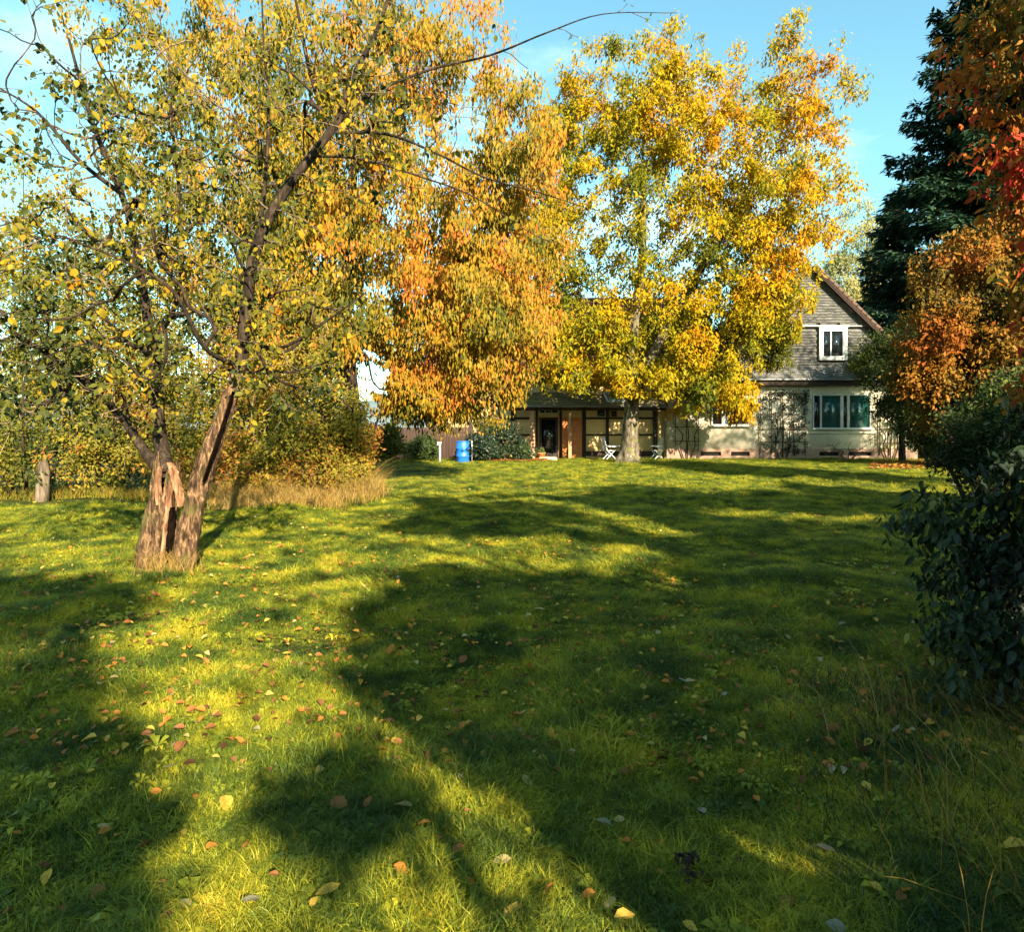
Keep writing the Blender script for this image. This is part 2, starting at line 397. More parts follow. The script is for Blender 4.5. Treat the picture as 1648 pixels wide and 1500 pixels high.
# leaf templates: (across, along, lift); faces quads/tris padded as triangles
LEAF2 = (np.array([(0, 0, 0), (-.5, .45, .12), (0, 1, -.05), (.5, .45, .12)]), np.array([(0, 2, 1), (0, 3, 2)]))
LEAF6 = (np.array([(0, 0, 0), (-.38, .22, .10), (-.5, .5, .12), (-.3, .8, .04), (0, 1, -.10), (.3, .8, .04), (.5, .5, .12), (.38, .22, .10), (0, .5, 0)]),
         np.array([(0, 8, 1), (1, 8, 2), (2, 8, 3), (3, 8, 4), (4, 8, 5), (5, 8, 6), (6, 8, 7), (7, 8, 0)]))
def leaves(P, D, N, L, Wd, tmpl=LEAF2):
    """P base points, D tip directions, N rough normals"""
    D = norm(D); Sd = norm(np.cross(D, N)); Nn = np.cross(Sd, D)
    t, f = tmpl; L = np.broadcast_to(L, len(P)); Wd = np.broadcast_to(Wd, len(P))
    V = P[:, None] + t[None, :, 0:1] * Wd[:, None, None] * Sd[:, None] + t[None, :, 1:2] * L[:, None, None] * D[:, None] + t[None, :, 2:3] * Wd[:, None, None] * Nn[:, None]
    F = f[None] + (np.arange(len(P)) * len(t))[:, None, None]
    return V.reshape(-1, 3), F.reshape(-1, 3), len(f)

def rnd(n): return norm(rng.normal(size=(n, 3)))
def ball(n, e, power=.4):
    """points inside ellipsoids e = [(cx,cy,cz,rx,ry,rz,weight)], biased to the outside"""
    w = np.array([q[6] for q in e], float); w /= w.sum(); k = rng.choice(len(e), n, p=w); E = np.array([q[:6] for q in e])[k]
    d = rnd(n) * rng.random((n, 1)) ** power
    return E[:, :3] + d * E[:, 3:]

def crown(parent, pts, per, spread, L, ratio, m, droop=.5, tintf=None, tmpl=LEAF2, name='crown', face=None, vary=.35, noise_s=.5, base=.5, amp=.9, seed=0, keep=None):
    """leaf clusters round the points; colour goes by cluster and by leaf"""
    n = len(pts); C = np.repeat(pts, per, 0); k = len(C)
    P = C + rnd(k) * (rng.random((k, 1)) ** .6) * spread
    D = rnd(k) + np.array([0, 0, -droop * 2.2]); Nn = rnd(k) + np.array([.5, -1.0, .9]) * (1 if face is None else face)
    cl = fnoise(pts, noise_s, seed) * amp + base
    tn = np.repeat(cl, per) + rng.normal(0, vary * .4, k)
    if tintf is not None: tn = tn + tintf(P)
    if keep is not None:
        q = keep(P); P, D, Nn, tn = P[q], D[q], Nn[q], tn[q]; k = len(P)
    Ls = L * (.45 + 1.05 * rng.random(k) ** 1.3); V, F, nf = leaves(P, D, Nn, Ls, Ls * ratio, tmpl)
    return npmesh(name, V, F, m, parent, tint=np.repeat(np.clip(tn, 0, 1), nf), kind='stuff')

def px(x, y, D):                         # reading aid: a pixel of the photo at distance D, in metres
    return np.array([(x - 824) / 1074 * D, D, EYE - (y - 688) / 1074 * D])

# ------------------------------------------------------------------ ground, hills
def sheet():
    a = np.concatenate([[-900, -300, -120, -70, -45], np.arange(-32, 32.1, .4), [45, 70, 120, 300, 900]])
    b = np.concatenate([[-300, -120, -60, -30, -15], np.arange(-6, 42.1, .4), [50, 70, 120, 300, 1600]])
    X, Y = np.meshgrid(a, b); Z = height(X, Y)
    V = np.stack([X, Y, Z], -1).reshape(-1, 3); nx = len(a)
    i, j = np.meshgrid(np.arange(len(b) - 1), np.arange(nx - 1), indexing='ij')
    q = (i * nx + j).ravel(); F = np.stack([q, q + 1, q + nx + 1, q + nx], -1)
    return npmesh('ground', V, F, M['ground'], smooth=True, kind='structure')
sheet()
def hills():
    xs = np.linspace(-900, 900, 120); rows = []
    for d, f in ((520, 0), (600, .55), (700, 1), (820, .6), (1000, 0)):
        h = np.array([30 + 9 * mnoise.noise(Vector((x * .004, 1.7, 0))) + 4 * mnoise.noise(Vector((x * .02, d * .01, 3))) for x in xs]) * f - 1
        rows.append(np.stack([xs, np.full_like(xs, d), h], -1))
    V = np.concatenate(rows); nx = len(xs)
    i, j = np.meshgrid(np.arange(4), np.arange(nx - 1), indexing='ij'); q = (i * nx + j).ravel()
    npmesh('hills', V, np.stack([q, q + 1, q + nx + 1, q + nx], -1), M['hills'], smooth=True, kind='structure')
hills()

# ------------------------------------------------------------------ house
HY = 34.0
def hx(p): return (p - 824) / 31.59
def hz(p): return 1.6 - (p - 688) / 31.59
house = thing('house', 'old house with slate hung gable, cream plaster wall and timber framed porch behind the lawn', 'house', (8, HY, 0))

def slope_tiles(name, m, parent, x0, x1, y0, z0, y1, z1, w, e, t=.03, keep=None, jit=.01):
    """overlapping tiles on a slope rising from (y0,z0) to (y1,z1)"""
    Ls = math.hypot(y1 - y0, z1 - z0); ny = max(1, int(Ls / e)); nx = int((x1 - x0) / w)
    uy, uz = (y1 - y0) / Ls, (z1 - z0) / Ls; V = []; F = []; k = 0
    ny_, nz_ = -uz, uy                       # outward normal (towards -y, up)
    for r in range(ny):
        off = (r % 2) * w * .5
        for c in range(-1, nx + 1):
            xa = max(x0, x0 + c * w + off); xb = min(x1, x0 + (c + 1) * w + off - .008)
            if xb - xa < .04: continue
            s0 = r * e + random.uniform(-jit, jit); s1 = s0 + e * 1.12
            ya, za, yb, zb = y0 + uy * s0, z0 + uz * s0, y0 + uy * s1, z0 + uz * s1
            if keep and not keep((xa + xb) / 2, za): continue
            lf = t * random.uniform(.9, 1.5); lb = t * .25
            V += [(xa, ya + ny_ * lf, za + nz_ * lf), (xb, ya + ny_ * lf, za + nz_ * lf), (xb, yb + ny_ * lb, zb + nz_ * lb), (xa, yb + ny_ * lb, zb + nz_ * lb),
                  (xa, ya, za), (xb, ya, za)]
            F += [(k, k + 1, k + 2, k + 3), (k + 4, k + 5, k + 1, k)]; k += 6
    return npmesh(name, np.array(V), np.array(F), m, parent, kind='stuff')

# -- right wing: plaster ground floor under a slate gable
GX0, GX1, GAX = hx(1130), hx(1476), hx(1303)
WX0 = hx(1068)
ze, za, zm = hz(612), hz(432), hz(525)
wall = box('wall', M['plaster'], house, WX0, GX1, HY, HY + .3, .52, ze, 0, 'cream plastered ground floor wall')
box('wall', M['plaster'], house, GX1 - .3, GX1, HY + .302, HY + 8, .5, ze, 0)
V = np.array([(GX0 - .35, HY + .06, ze), (GX1 + .1, HY + .06, ze), (GAX, HY + .06, za - .12), (GX0 - .35, HY + .3, ze), (GX1 + .1, HY + .3, ze), (GAX, HY + .3, za - .12)])
gb = MB(); gb.add(V[[0, 1, 2, 2]], np.array([[0, 1, 2, 3]]))
npmesh('gable_wall', V, np.array([(0, 1, 2, 2), (3, 5, 4, 4), (0, 3, 4, 1)])[:, :3], M['slate'], house)
WU = (hx(1316), hx(1364), hz(581), hz(525))         # upper window opening
def in_gable(x, z):
    k = (za - z) / (za - ze); 
    if WU[0] < x < WU[1] and WU[2] - .1 < z < WU[3]: return False
    return GAX - k * (GAX - GX0 + .3) < x < GAX + k * (GX1 - GAX)
slope_tiles('slates', M['slate'], house, GX0 - .4, GX1 + .2, HY + .05, ze + .75, HY + .04, zm - .05, .2, .14, .028, in_gable, .025)
slope_tiles('slates', M['slate'], house, GX0 - .4, GX1 + .2, HY - .03, zm + .02, HY - .03, za - .15, .2, .14, .028, in_gable, .025)
slope_tiles('slates', M['slate'], house, GX0 - .4, GX1 + .2, HY - .55, ze + .02, HY + .04, ze + .8, .2, .15, .022)
box('moulding', M['gutter'], house, GAX - .95 * (zm - ze) , GAX + (GX1 - GAX) * (za - zm) / (za - ze) + .1, HY - .14, HY + .02, zm - .04, zm + .03, .004)
box('fascia_board', M['timber'], house, GX0 - .3, GX1 + .1, HY - .55, HY - .47, ze - .28, ze - .03, .004)
MB().bar((GX0 - .3, HY - .62, ze - .01), (GX1 + .1, HY - .62, ze - .01), .12, .09).build('gutter', M['gutter'], house, .02)
box('soffit', M['timber'], house, GX0 - .3, GX1 + .1, HY - .468, HY - .002, ze - .2, ze - .14, 0)
box('wall_band', M['moulding'], house, hx(1205), hx(1460), HY - .03, HY - .002, hz(634), hz(624), .004)
# roof slopes of the gable seen edge on, with red verge tiles
for sgn, xe in ((-1, GX0 - .5), (1, GX1 + .25)):
    a = Vector((GAX, 0, za)); b = Vector((xe, 0, ze + .05))
    d = (b - a); L_ = d.length; d.normalize(); nrm = Vector((-d.z, 0, d.x)) * (1 if sgn > 0 else -1)
    m_ = MB(); q0 = a; q1 = b
    for (yy0, yy1, t) in ((HY - .32, HY + 9, .14),):
        P = [q0, q1, q1 + nrm * t, q0 + nrm * t]
        vs = [(p.x, y, p.z) for y in (yy0, yy1) for p in P]
        m_.add(vs, np.array([(0, 1, 2, 3), (7, 6, 5, 4), (0, 4, 5, 1), (1, 5, 6, 2), (2, 6, 7, 3), (3, 7, 4, 0)]))
    m_.build('roof', M['fence'], house)
    vt = MB(); k = 0
    while k * .33 < L_ - .2:
        p = a + d * (k * .33); q = a + d * (k * .33 + .36)
        vt.bar((p.x + nrm.x * .17, HY - .31, p.z + nrm.z * .17), (q.x + nrm.x * .20, HY - .31, q.z + nrm.z * .20), .16, .05, (0, 1, 0)); k += 1
    vt.build('verge_tiles', M['verge'], house, kind='stuff')
    MB().bar((a.x - nrm.x * .06, HY - .30, a.z - .08), (b.x, HY - .30, b.z - .08), .05, .2, (0, 1, 0)).build('barge_board', M['timber'], house)
# plinth with cellar openings
cell = [(1128, 1160), (1176, 1206), (1318, 1350), (1366, 1402)]
pb = MB(); xs = [WX0 + .001] + [hx(v) for c in cell for v in c] + [GX1]
pb.box(WX0 + .001, GX1, HY - .06, HY + .25, .36, .52); pb.box(WX0 + .001, GX1, HY - .055, HY + .25, -.3, .16)
for i in range(0, len(xs), 2): pb.box(xs[i], xs[i + 1], HY - .058, HY + .25, .161, .359)
pb.build('plinth', M['plinth'], house, .008)
for a, b in cell: box('cellar_opening', M['dark'], house, hx(a) - .02, hx(b) + .02, HY + .1, HY + .2, .15, .37, 0)
# windows
def window(x0, x1, z0, z1, bars, panes, fw=.09, y=HY, frame=M['white'], sill=True, depth=.1, label=None, back=None):
    f = MB(); f.box(x0, x1, y - .04, y + depth, z1 - fw, z1); f.box(x0, x1, y - .04, y + depth, z0, z0 + fw)
    f.box(x0, x0 + fw, y - .039, y + depth, z0 + fw, z1 - fw); f.box(x1 - fw, x1, y - .039, y + depth, z0 + fw, z1 - fw)
    w = f.build('window', frame, house, .008)
    if label: w['label'] = label
    for (a, b) in bars: 
        o = box('mullion', frame, None, a, b, y - .03, y + depth, z0 + fw, z1 - fw, .005); o.parent = w; 
        o.data.transform(__import__('mathutils').Matrix.Translation((-8, -HY, 0)))
    for (a, b, m) in panes:
        o = box('pane', m, None, a, b, y - .0 + .03, y + .036, z0 + fw, z1 - fw, 0); o.parent = w
        o.data.transform(__import__('mathutils').Matrix.Translation((-8, -HY, 0)))
    if sill:
        o = box('sill', M['white'], None, x0 - .08, x1 + .1, y - .16, y - .041, z0 - .05, z0 + .03, .008); o.parent = w
        o.data.transform(__import__('mathutils').Matrix.Translation((-8, -HY, 0)))
    if back: box('curtain', back, house, x0 + .03, x1 - .03, y + .14, y + .16, z0, z1, 0)
    return w
# the wall is a slab: recess windows slightly proud of it instead of cutting
y1w = HY - .07
a0, a1 = hx(1144), hx(1203); zt, zb = hz(640), hz(685)
window(a0, a1, zb, zt, [(hx(1160.5), hx(1165.5))], [(a0 + .08, hx(1160.5), M['clear_glass']), (hx(1165.5), a1 - .08, M['clear_glass'])], .07, y1w, label='white two light window with brown curtains behind')
box('curtain', M['curtain'], house, a0 + .06, hx(1160), y1w + .045, y1w + .06, zb + .06, zt - .06, 0)
box('curtain', M['curtain'], house, hx(1166), a1 - .06, y1w + .045, y1w + .06, zb + .06, zt - .06, 0)
a0, a1 = hx(1307), hx(1400); zt, zb = hz(635), hz(690)
window(a0, a1, zb, zt, [(hx(1318.5), hx(1321.5)), (hx(1351), hx(1356)), (hx(1362), hx(1366))],
       [(a0 + .05, hx(1319), M['dark_glass']), (hx(1321), hx(1351.5), M['teal_glass']), (hx(1355.5), hx(1362.5), M['dark_glass']), (hx(1365.5), a1 - .05, M['teal_glass'])], .06, y1w, label='wide window with teal blinds')
sf = MB(); sf.box(hx(1298), hx(1306.5), HY - .05, HY + .05, hz(694), hz(626)); sf.box(hx(1400.5), hx(1408), HY - .05, HY + .05, hz(694), hz(626)); sf.box(hx(1296), hx(1410), HY - .09, HY + .05, hz(698), hz(694.2))
sf.build('window_surround', M['moulding'], house, .01)
a0, a1 = hx(1322), hx(1356); zt, zb = hz(532), hz(575)
window(a0, a1, zb, zt, [(hx(1334.5), hx(1336.5))], [(a0 + .03, hx(1334.5), M['dark_glass']), (hx(1336.5), a1 - .03, M['dark_glass'])], .05, HY - .1, sill=False, label='small upper window in a broad white surround')
uf = MB(); uf.box(hx(1317), hx(1321.8), HY - .14, HY + .1, hz(580), hz(527)); uf.box(hx(1356.2), hx(1362), HY - .14, HY + .1, hz(580), hz(527)); uf.box(hx(1315), hx(1364), HY - .17, HY + .1, hz(526.9), hz(525) + .02); uf.box(hx(1321.9), hx(1356.1), HY - .14, HY + .1, hz(531.9), hz(527)); uf.box(hx(1321.9), hx(1356.1), HY - .15, HY + .1, hz(580), hz(575.2))
uf.build('window_surround', M['white'], house, .01)

# -- main wing with timber framing, porch roof and red tile roof
MX0, MX1 = hx(690), WX0
py0 = hz(655)                                       # eaves of the porch roof
box('wall', M['tan_plaster'], house, MX0, MX1 - .002, HY + .12, HY + .4, 0, 4.25, 0, 'tan infill panels of the timber framed wall')
for i, (a, b, z0, z1) in enumerate([(822, 828, 0, 2.66), (900.5, 904.5, 0, 2.66), (862, 866, 0, 2.66), (937, 943.5, 0, 2.66), (975.5, 980.5, 0, 2.66), (1011, 1016, 0, 2.66), (1052, 1059, 0, 2.66), (790, 795, 0, 2.66), (755, 760, 0, 2.66)]):
    box('timber_post', M['timber'], house, hx(a), hx(b), HY + .04, HY + .118, z0, z1, .008)
for (a, b, y, h) in [(760.2, 789.8, 673, 3.6), (795.2, 821.8, 673, 3.6), (828.2, 861.8, 673, 3.6), (943.7, 975.3, 673, 3.6), (980.7, 1010.8, 673, 3.6), (1016.2, 1051.8, 673, 3.6),
                  (760.2, 789.8, 700, 3), (795.2, 821.8, 700, 3), (828.2, 861.8, 700, 3), (943.7, 975.3, 700, 3), (980.7, 1010.8, 700, 3), (1016.2, 1051.8, 700, 3),
                  (828.2, 861.8, 730, 8), (943.7, 975.3, 730, 8), (980.7, 1010.8, 730, 8), (1016.2, 1051.8, 730, 8)]:
    box('timber_rail', M['timber'], house, hx(a), hx(b), HY + .045, HY + .118, hz(y + h / 2), hz(y - h / 2), .006)
for a, b in ((815, 858), (872, 905), (920, 962), (984, 1020), (1035, 1062)):                  # upper storey strip
    box('timber_post', M['timber'], house, hx(a) - .09, hx(a) + .09, HY + .04, HY + .118, 3.3, 4.2, .006)
box('timber_rail', M['timber'], house, MX0, MX1 - .01, HY + .03, HY + .118, 4.0, 4.16, .006)
# porch roof
pr = MB(); P0 = (HY - 1.1, py0 + .02); P1 = (HY + .03, 3.40)
pr.add([(x, y, z) for x in (hx(812), MX1 - .03) for (y, z) in (P0, P1, (P1[0], P1[1] - .12), (P0[0], P0[1] - .08))], np.array([(0, 1, 2, 3), (7, 6, 5, 4), (0, 4, 5, 1), (1, 5, 6, 2), (2, 6, 7, 3), (3, 7, 4, 0)]))
pr.build('porch_roof', M['moss_tile'], house)
slope_tiles('roof_tiles', M['moss_tile'], house, hx(812), MX1 - .03, P0[0] - .03, P0[1] + .015, P1[0], P1[1] + .01, .24, .26, .04, lambda x, z: not (hx(972) < x < hx(1000) and 2.72 < z < 3.2))
MB().bar((hx(812), HY - 1.2, py0 - .0), (MX1 - .05, HY - 1.2, py0 - .0), .1, .09).build('gutter', M['gutter'], house, .02)
box('porch_beam', M['timber'], house, hx(815), MX1 - .05, HY - 1.02, HY - .9, py0 - .2, py0 - .07, .008)
sk = MB(); 
def onroof(x, t, lift=0): return (x, P0[0] + (P1[0] - P0[0]) * t, P0[1] + (P1[1] - P0[1]) * t + lift)
for (t0, t1, xa, xb) in ((.15, .15, 974, 1001), (.8, .8, 971, 997)):
    sk.bar(onroof(hx(xa), t0, .1), onroof(hx(xb), t1, .1), .06, .08)
sk.bar(onroof(hx(974), .15, .1), onroof(hx(971), .8, .1), .06, .08); sk.bar(onroof(hx(1001), .15, .1), onroof(hx(997), .8, .1), .06, .08)
w_ = sk.build('skylight', M['white'], house)
gl = npmesh('pane', np.array([onroof(hx(974), .15, .12), onroof(hx(1001), .15, .12), onroof(hx(997), .8, .12), onroof(hx(971), .8, .12)]) - np.array([8, HY, 0]), np.array([[0, 1, 2, 3]]), M['sky_glass']); gl.parent = w_
# red main roof
RY0, RZ0, RY1, RZ1 = HY - .35, 4.16, HY + 5.2, 9.2
rf = MB(); rf.add([(x, y, z) for x in (MX0 - .3, GX0 + 1.2) for (y, z) in ((RY0, RZ0), (RY1, RZ1), (RY1, RZ1 - .2), (RY0, RZ0 - .14))], np.array([(0, 1, 2, 3), (7, 6, 5, 4), (0, 4, 5, 1), (1, 5, 6, 2), (2, 6, 7, 3), (3, 7, 4, 0)]))
rf.add([(x, y, z) for x in (MX0 - .3, GX0 + 1.2) for (y, z) in ((RY1, RZ1), (RY1 + 5.4, RZ0), (RY1 + 5.4, RZ0 - .15), (RY1, RZ1 - .2))], np.array([(0, 1, 2, 3), (7, 6, 5, 4), (0, 4, 5, 1), (1, 5, 6, 2), (2, 6, 7, 3), (3, 7, 4, 0)]))
rf.build('roof', M['tile'], house)
slope_tiles('roof_tiles', M['tile'], house, MX0 - .3, GX0 + 1.2, RY0 - .05, RZ0 + .01, RY1, RZ1 + .02, .26, .3, .05)
V = np.array([(MX0, HY + .12, 0), (MX0, HY + 10, 0), (MX0, HY + 10, 4.2), (MX0, RY1, RZ1 - .2), (MX0, HY + .12, 4.2)])
npmesh('end_wall', V, np.array([[0, 1, 2, 3, 4]]), M['tan_plaster'], house)
# door
dx0, dx1 = hx(868), hx(898)
door = MB(); door.box(dx0, dx0 + .12, HY - .02, HY + .1, .06, 2.12); door.box(dx1 - .12, dx1, HY - .02, HY + .1, .06, 2.12); door.box(dx0 + .12, dx1 - .12, HY - .02, HY + .1, 2.0, 2.12); door.box(dx0 + .12, dx1 - .12, HY - .019, HY + .1, .06, .3)
dr = door.build('door', M['timber'], house, .008)
for nm, m, q in (('pane', M['dark_glass'], (dx0 + .12, dx1 - .12, HY + .04, HY + .05, .3, 2.0)), ('handle', M['gutter'], (dx0 + .05, dx0 + .08, HY - .08, HY - .021, .95, 1.12))):
    o = box(nm, m, None, *q, 0); o.parent = dr; o.data.transform(__import__('mathutils').Matrix.Translation((-8, -HY, 0)))
window(hx(867), hx(899), hz(666), hz(657), [(hx(877), hx(878)), (hx(887), hx(888))], [(hx(868), hx(898), M['dark_glass'])], .05, HY - .03, sill=False, label='low transom window above the door')
window(hx(960), hx(975), hz(671), hz(659), [], [(hx(961), hx(974), M['dark_glass'])], .04, HY + .05, frame=M['moulding'], sill=False, label='tiny window under the porch roof')
window(hx(983), hx(994), hz(671), hz(660), [], [(hx(984), hx(993), M['dark_glass'])], .04, HY + .05, frame=M['wood'], sill=False, label='tiny wooden window under the porch roof')
box('door_frame', M['wood'], house, hx(898.2), hx(900.4), HY - .04, HY + .1, 0, 2.3, .006)
# brick bay
bk = MB(); bx0, bx1, bz1 = hx(904.7), hx(936.8), 2.1
r = 0
while r * .075 < bz1 - .05:
    off = (r % 2) * .13; x = bx0 - off
    while x < bx1 - .03:
        a = max(x, bx0); b = min(x + .245, bx1)
        if b - a > .04: bk.box(a, b, HY + .0 + random.uniform(-.008, .008), HY + .1, r * .075 + .02, r * .075 + .083)
        x += .26
    r += 1
bk.build('bricks', M['brick'], house, kind='stuff')
box('mortar_bed', M['mortar'], house, bx0, bx1, HY + .02, HY + .117, 0, bz1, 0)
bw = box('porch_post', M['wood'], house, hx(852), hx(860), HY - 1.0, HY - .78, 0, py0 - .2, .02, 'sunlit bare wood post of the porch')
box('porch_post', M['wood'], house, hx(912), hx(917), HY - 1.0, HY - .84, 0, py0 - .2, .02, 'thin sunlit post before the brick bay')
box('porch_post', M['moss_tile'], house, hx(1062) , hx(1066), HY - 1.0, HY - .84, 0, py0 - .2, .02, 'mossy green post at the right end of the porch')
box('downpipe', M['gutter'], house, hx(1068.5), hx(1071), HY - .12, HY - .062, 0.05, 3.7, .02)
box('doorstep', M['stone'], house, hx(866), hx(894), HY - 1.3, HY - .05, -.1, .13, .02)
box('chimney', M['brick'], house, 1.2, 2.0, HY + 4.6, HY + 5.4, 8.2, 10.3, .02)

# -- trellises, chairs, barrel, posts, fence
def trellis(xs, zs, z0, z1, label, y=HY - .1):
    t = thing('trellis', label, 'trellis', ((xs[0] + xs[-1]) / 2, y, 0), 'trellises fixed along the house wall')
    for x in xs: box('slat', M['trellis'], t, x - .02, x + .02, y - .03, y - .001, z0, z1, .003)
    for z in zs: box('slat', M['trellis'], t, xs[0] - .12, xs[-1] + .12, y - .055, y - .031, z - .02, z + .02, .003)
    return t
trellis([hx(1086), hx(1104), hx(1123)], [hz(640), hz(663), hz(687), hz(710)], .45, hz(634), 'open wooden trellis with bare thin vine left of the curtained window')
trellis([hx(1222), hx(1240), hx(1258), hx(1276), hx(1294)], [hz(642), hz(666), hz(690), hz(711)], .2, hz(630), 'wooden trellis overgrown by a dark vine between the two windows')
trellis([hx(1414), hx(1430), hx(1446)], [hz(665), hz(690), hz(713)], .2, hz(640), 'wooden trellis right of the teal window')

def chair(x, y, rz, label):
    t = thing('garden_chair', label, 'chair', (x, y, 0), 'white folding garden chairs under the porch', 0)
    def bars(name, segs, w=.035):
        m_ = MB()
        for a, b in segs: m_.bar(a, b, w, w)
        o = m_.build(name, M['plastic'], None, .006); o.parent = t
    for s in (-.24, .24):
        bars('leg', [((s, -.28, 0), (s, .2, .46))]); bars('leg', [((s * .9, .26, 0), (s * .9, -.2, .46))])
        bars('armrest', [((s * 1.15, -.25, .66), (s * 1.15, .2, .68))], .05)
    st = MB()
    for k in range(6): st.box(-.23, .23, -.24 + k * .08, -.18 + k * .08, .44, .465)
    o = st.build('seat', M['plastic'], None, .004); o.parent = t
    bars('back_frame', [((-.23, .2, .44), (-.23, .36, 1.1)), ((.23, .2, .44), (.23, .36, 1.1)), ((-.23, .36, 1.1), (.23, .36, 1.1))])
    sb = MB()
    for k in range(5): sb.bar((-.22, .24 + k * .026, .56 + k * .11), (.22, .24 + k * .026, .56 + k * .11), .02, .07)
    o = sb.build('backrest', M['plastic'], None, .004); o.parent = t
    t.rotation_euler.z = rz
chair(hx(977), HY - .75, R(105), 'white folding chair with high back in front of the tan wall')
chair(hx(1000), HY - .7, R(-80), 'white folding chair half hidden by the walnut trunk')
chair(hx(1053), HY - .65, R(-75), 'white folding chair by the dark post at the porch end')

def lathe(prof, cx, cy, n=24):
    a = np.arange(n) * 2 * np.pi / n; P = np.array(prof)
    V = np.stack([cx + P[:, 0:1] * np.cos(a), cy + P[:, 0:1] * np.sin(a), np.repeat(P[:, 1:2], n, 1)], -1).reshape(-1, 3)
    i, k = np.meshgrid(np.arange(len(P) - 1), np.arange(n), indexing='ij'); k2 = (k + 1) % n
    F = np.stack([i * n + k, i * n + k2, (i + 1) * n + k2, (i + 1) * n + k], -1).reshape(-1, 4)
    return V, F
bx, by = (745 - 824) / 1074 * 30.5, 30.5
br = thing('rain_barrel', 'blue plastic rain barrel standing at the lawn edge under the cherry branches', 'barrel', (bx, by, 0))
V, F = lathe([(0, 0), (.27, 0), (.30, .06), (.315, .28), (.335, .30), (.315, .32), (.32, .62), (.34, .64), (.32, .66), (.30, .90), (.27, .96), (.25, .96), (0, .95)], bx, by)
npmesh('body', V, F, M['barrel'], br, smooth=True)
V, F = lathe([(.272, .93), (.29, .93), (.29, .98), (.262, .98), (.262, .95)], bx, by); npmesh('rim', V, F, M['barrel'], br, smooth=True)
V, F = lathe([(0, .956), (.045, .956), (.045, .985), (0, .985)], bx - .1, by); npmesh('bung', V, F, M['dark'], br)
V, F = lathe([(0, 0), (.02, 0), (.02, 1.0), (0, 1.0)], bx + .42, by - .1, 8)
o = npmesh('garden_stake', V, F, M['white'], smooth=True); tag(o, 'thin pale stake close to the right side of the blue barrel', 'stake')
sx = (708 - 824) / 1074 * 30
st = thing('tap_post', 'slim white post with a small head left of the blue barrel', 'post', (sx, 30, 0))
V, F = lathe([(0, 0), (.045, 0), (.04, .86), (0, .86)], sx, 30, 10); npmesh('pole', V, F, M['white'], st, smooth=True)
hb = MB(); hb.box(sx - .11, sx + .07, 29.93, 30.07, .862, .95); hb.box(sx - .13, sx - .07, 29.95, 30.05, .80, .86); hb.build('tap_head', M['white'], st, .01)
fn = thing('plank_fence', 'brown fence of upright planks in shade behind the cherry tree', 'fence', (-4.6, 33.2, 0))
x = hx(600)
while x < hx(760):
    box('plank', M['fence'], fn, x, x + .14, 33.2 + random.uniform(-.01, .01), 33.225 + random.uniform(0, .01), 0.02, 1.62 + random.uniform(-.02, .02), .004); x += .152
for z in (.4, 1.3): box('rail', M['fence'], fn, hx(600), hx(762), 33.245, 33.3, z, z + .09, .004)
for x, y, s, lab in ((1.45, 33.2, .20, 'terracotta plant pot left of the doorstep beside the sunlit post'), (2.75, 33.35, .15, 'small terracotta plant pot right of the doorstep')):
    p = thing('plant_pot', lab, 'pot', (x, y, 0)); V, F = lathe([(0, 0), (s * .7, 0), (s, s * 1.5), (s * 1.1, s * 1.5), (s * 1.1, s * 1.75), (s * .9, s * 1.75), (s * .85, s * 1.5), (0, s * 1.5)], x, y, 16)
    npmesh('vessel', V, F, M['brick'], p, smooth=False)
    pts = np.array([(x, y, s * 2.2)]) + rnd(20) * s * .9; crown(p, pts, 10, .1, .1, .5, M['green_leaf'], name='foliage')

# ------------------------------------------------------------------ trees and shrubs
def blob_targets(n, e, power=.45, mind=.0):
    return ball(n, e, power)

# --- foreground apple tree
D0 = 7.3
ap = thing('apple_tree', 'gnarled old tree with split hollow trunk and olive to yellow leaves, left on the lawn', 'tree', (-3.75, D0, 0))
T = Tree()
def a(x, y, dy=0): 
    q = px(x, y, D0 + dy); return q
left = T.limb([a(250, 935), a(253, 870), a(262, 810), a(268, 765)], [.20, .175, .16, .13], 6)
right = T.limb([a(288, 938, -.1), a(300, 870, -.08), a(322, 775), a(358, 672, .1), a(386, 590, .15), a(396, 500, .2), a(412, 400, .1), a(452, 318), a(502, 250), a(545, 195, .1)],
               [.145, .13, .115, .09, .075, .066, .062, .056, .048, .042], 6)
def br_(pts, r0, r1, from_):
    p = T.near(from_); return T.limb([T.P[p]] + pts, list(np.linspace(r0, r1, len(pts) + 1)), 5, parent=p)
br_([a(225, 715, .2), a(190, 665, .3), a(120, 600, .4), a(30, 540, .2)], .065, .02, a(262, 775))
br_([a(256, 690, .3), a(250, 600, .4), a(232, 480, .5), a(205, 340, .5), a(150, 200, .6), a(110, 60, .7)], .085, .014, a(268, 765))
br_([a(285, 480, .6), a(292, 350, .7), a(278, 210, .7), a(270, 60, .8)], .035, .01, a(244, 560, .4))
br_([a(130, 260, .3), a(60, 180, .2), a(-20, 130, .1)], .03, .008, a(190, 300, .5))
br_([a(426, 300, .3), a(432, 180, .4), a(424, 60, .5), a(420, -60, .5)], .028, .008, a(412, 400, .1))
br_([a(620, 215, .2), a(700, 245, .1), a(780, 285, 0), a(870, 310, -.1), a(945, 335, -.2)], .019, .004, a(530, 210, .1))
br_([a(585, 256, -.2), a(680, 285, -.4), a(760, 315, -.5), a(850, 372, -.6)], .016, .004, a(500, 252))
br_([a(600, 150, .3), a(690, 112, .4), a(790, 88, .5), a(880, 52, .6), a(970, 22, .6), a(1090, 20, .6)], .022, .003, a(545, 195, .1))
br_([a(570, 120, 0), a(610, 40, 0), a(640, -60, 0)], .04, .012, a(545, 195, .1))
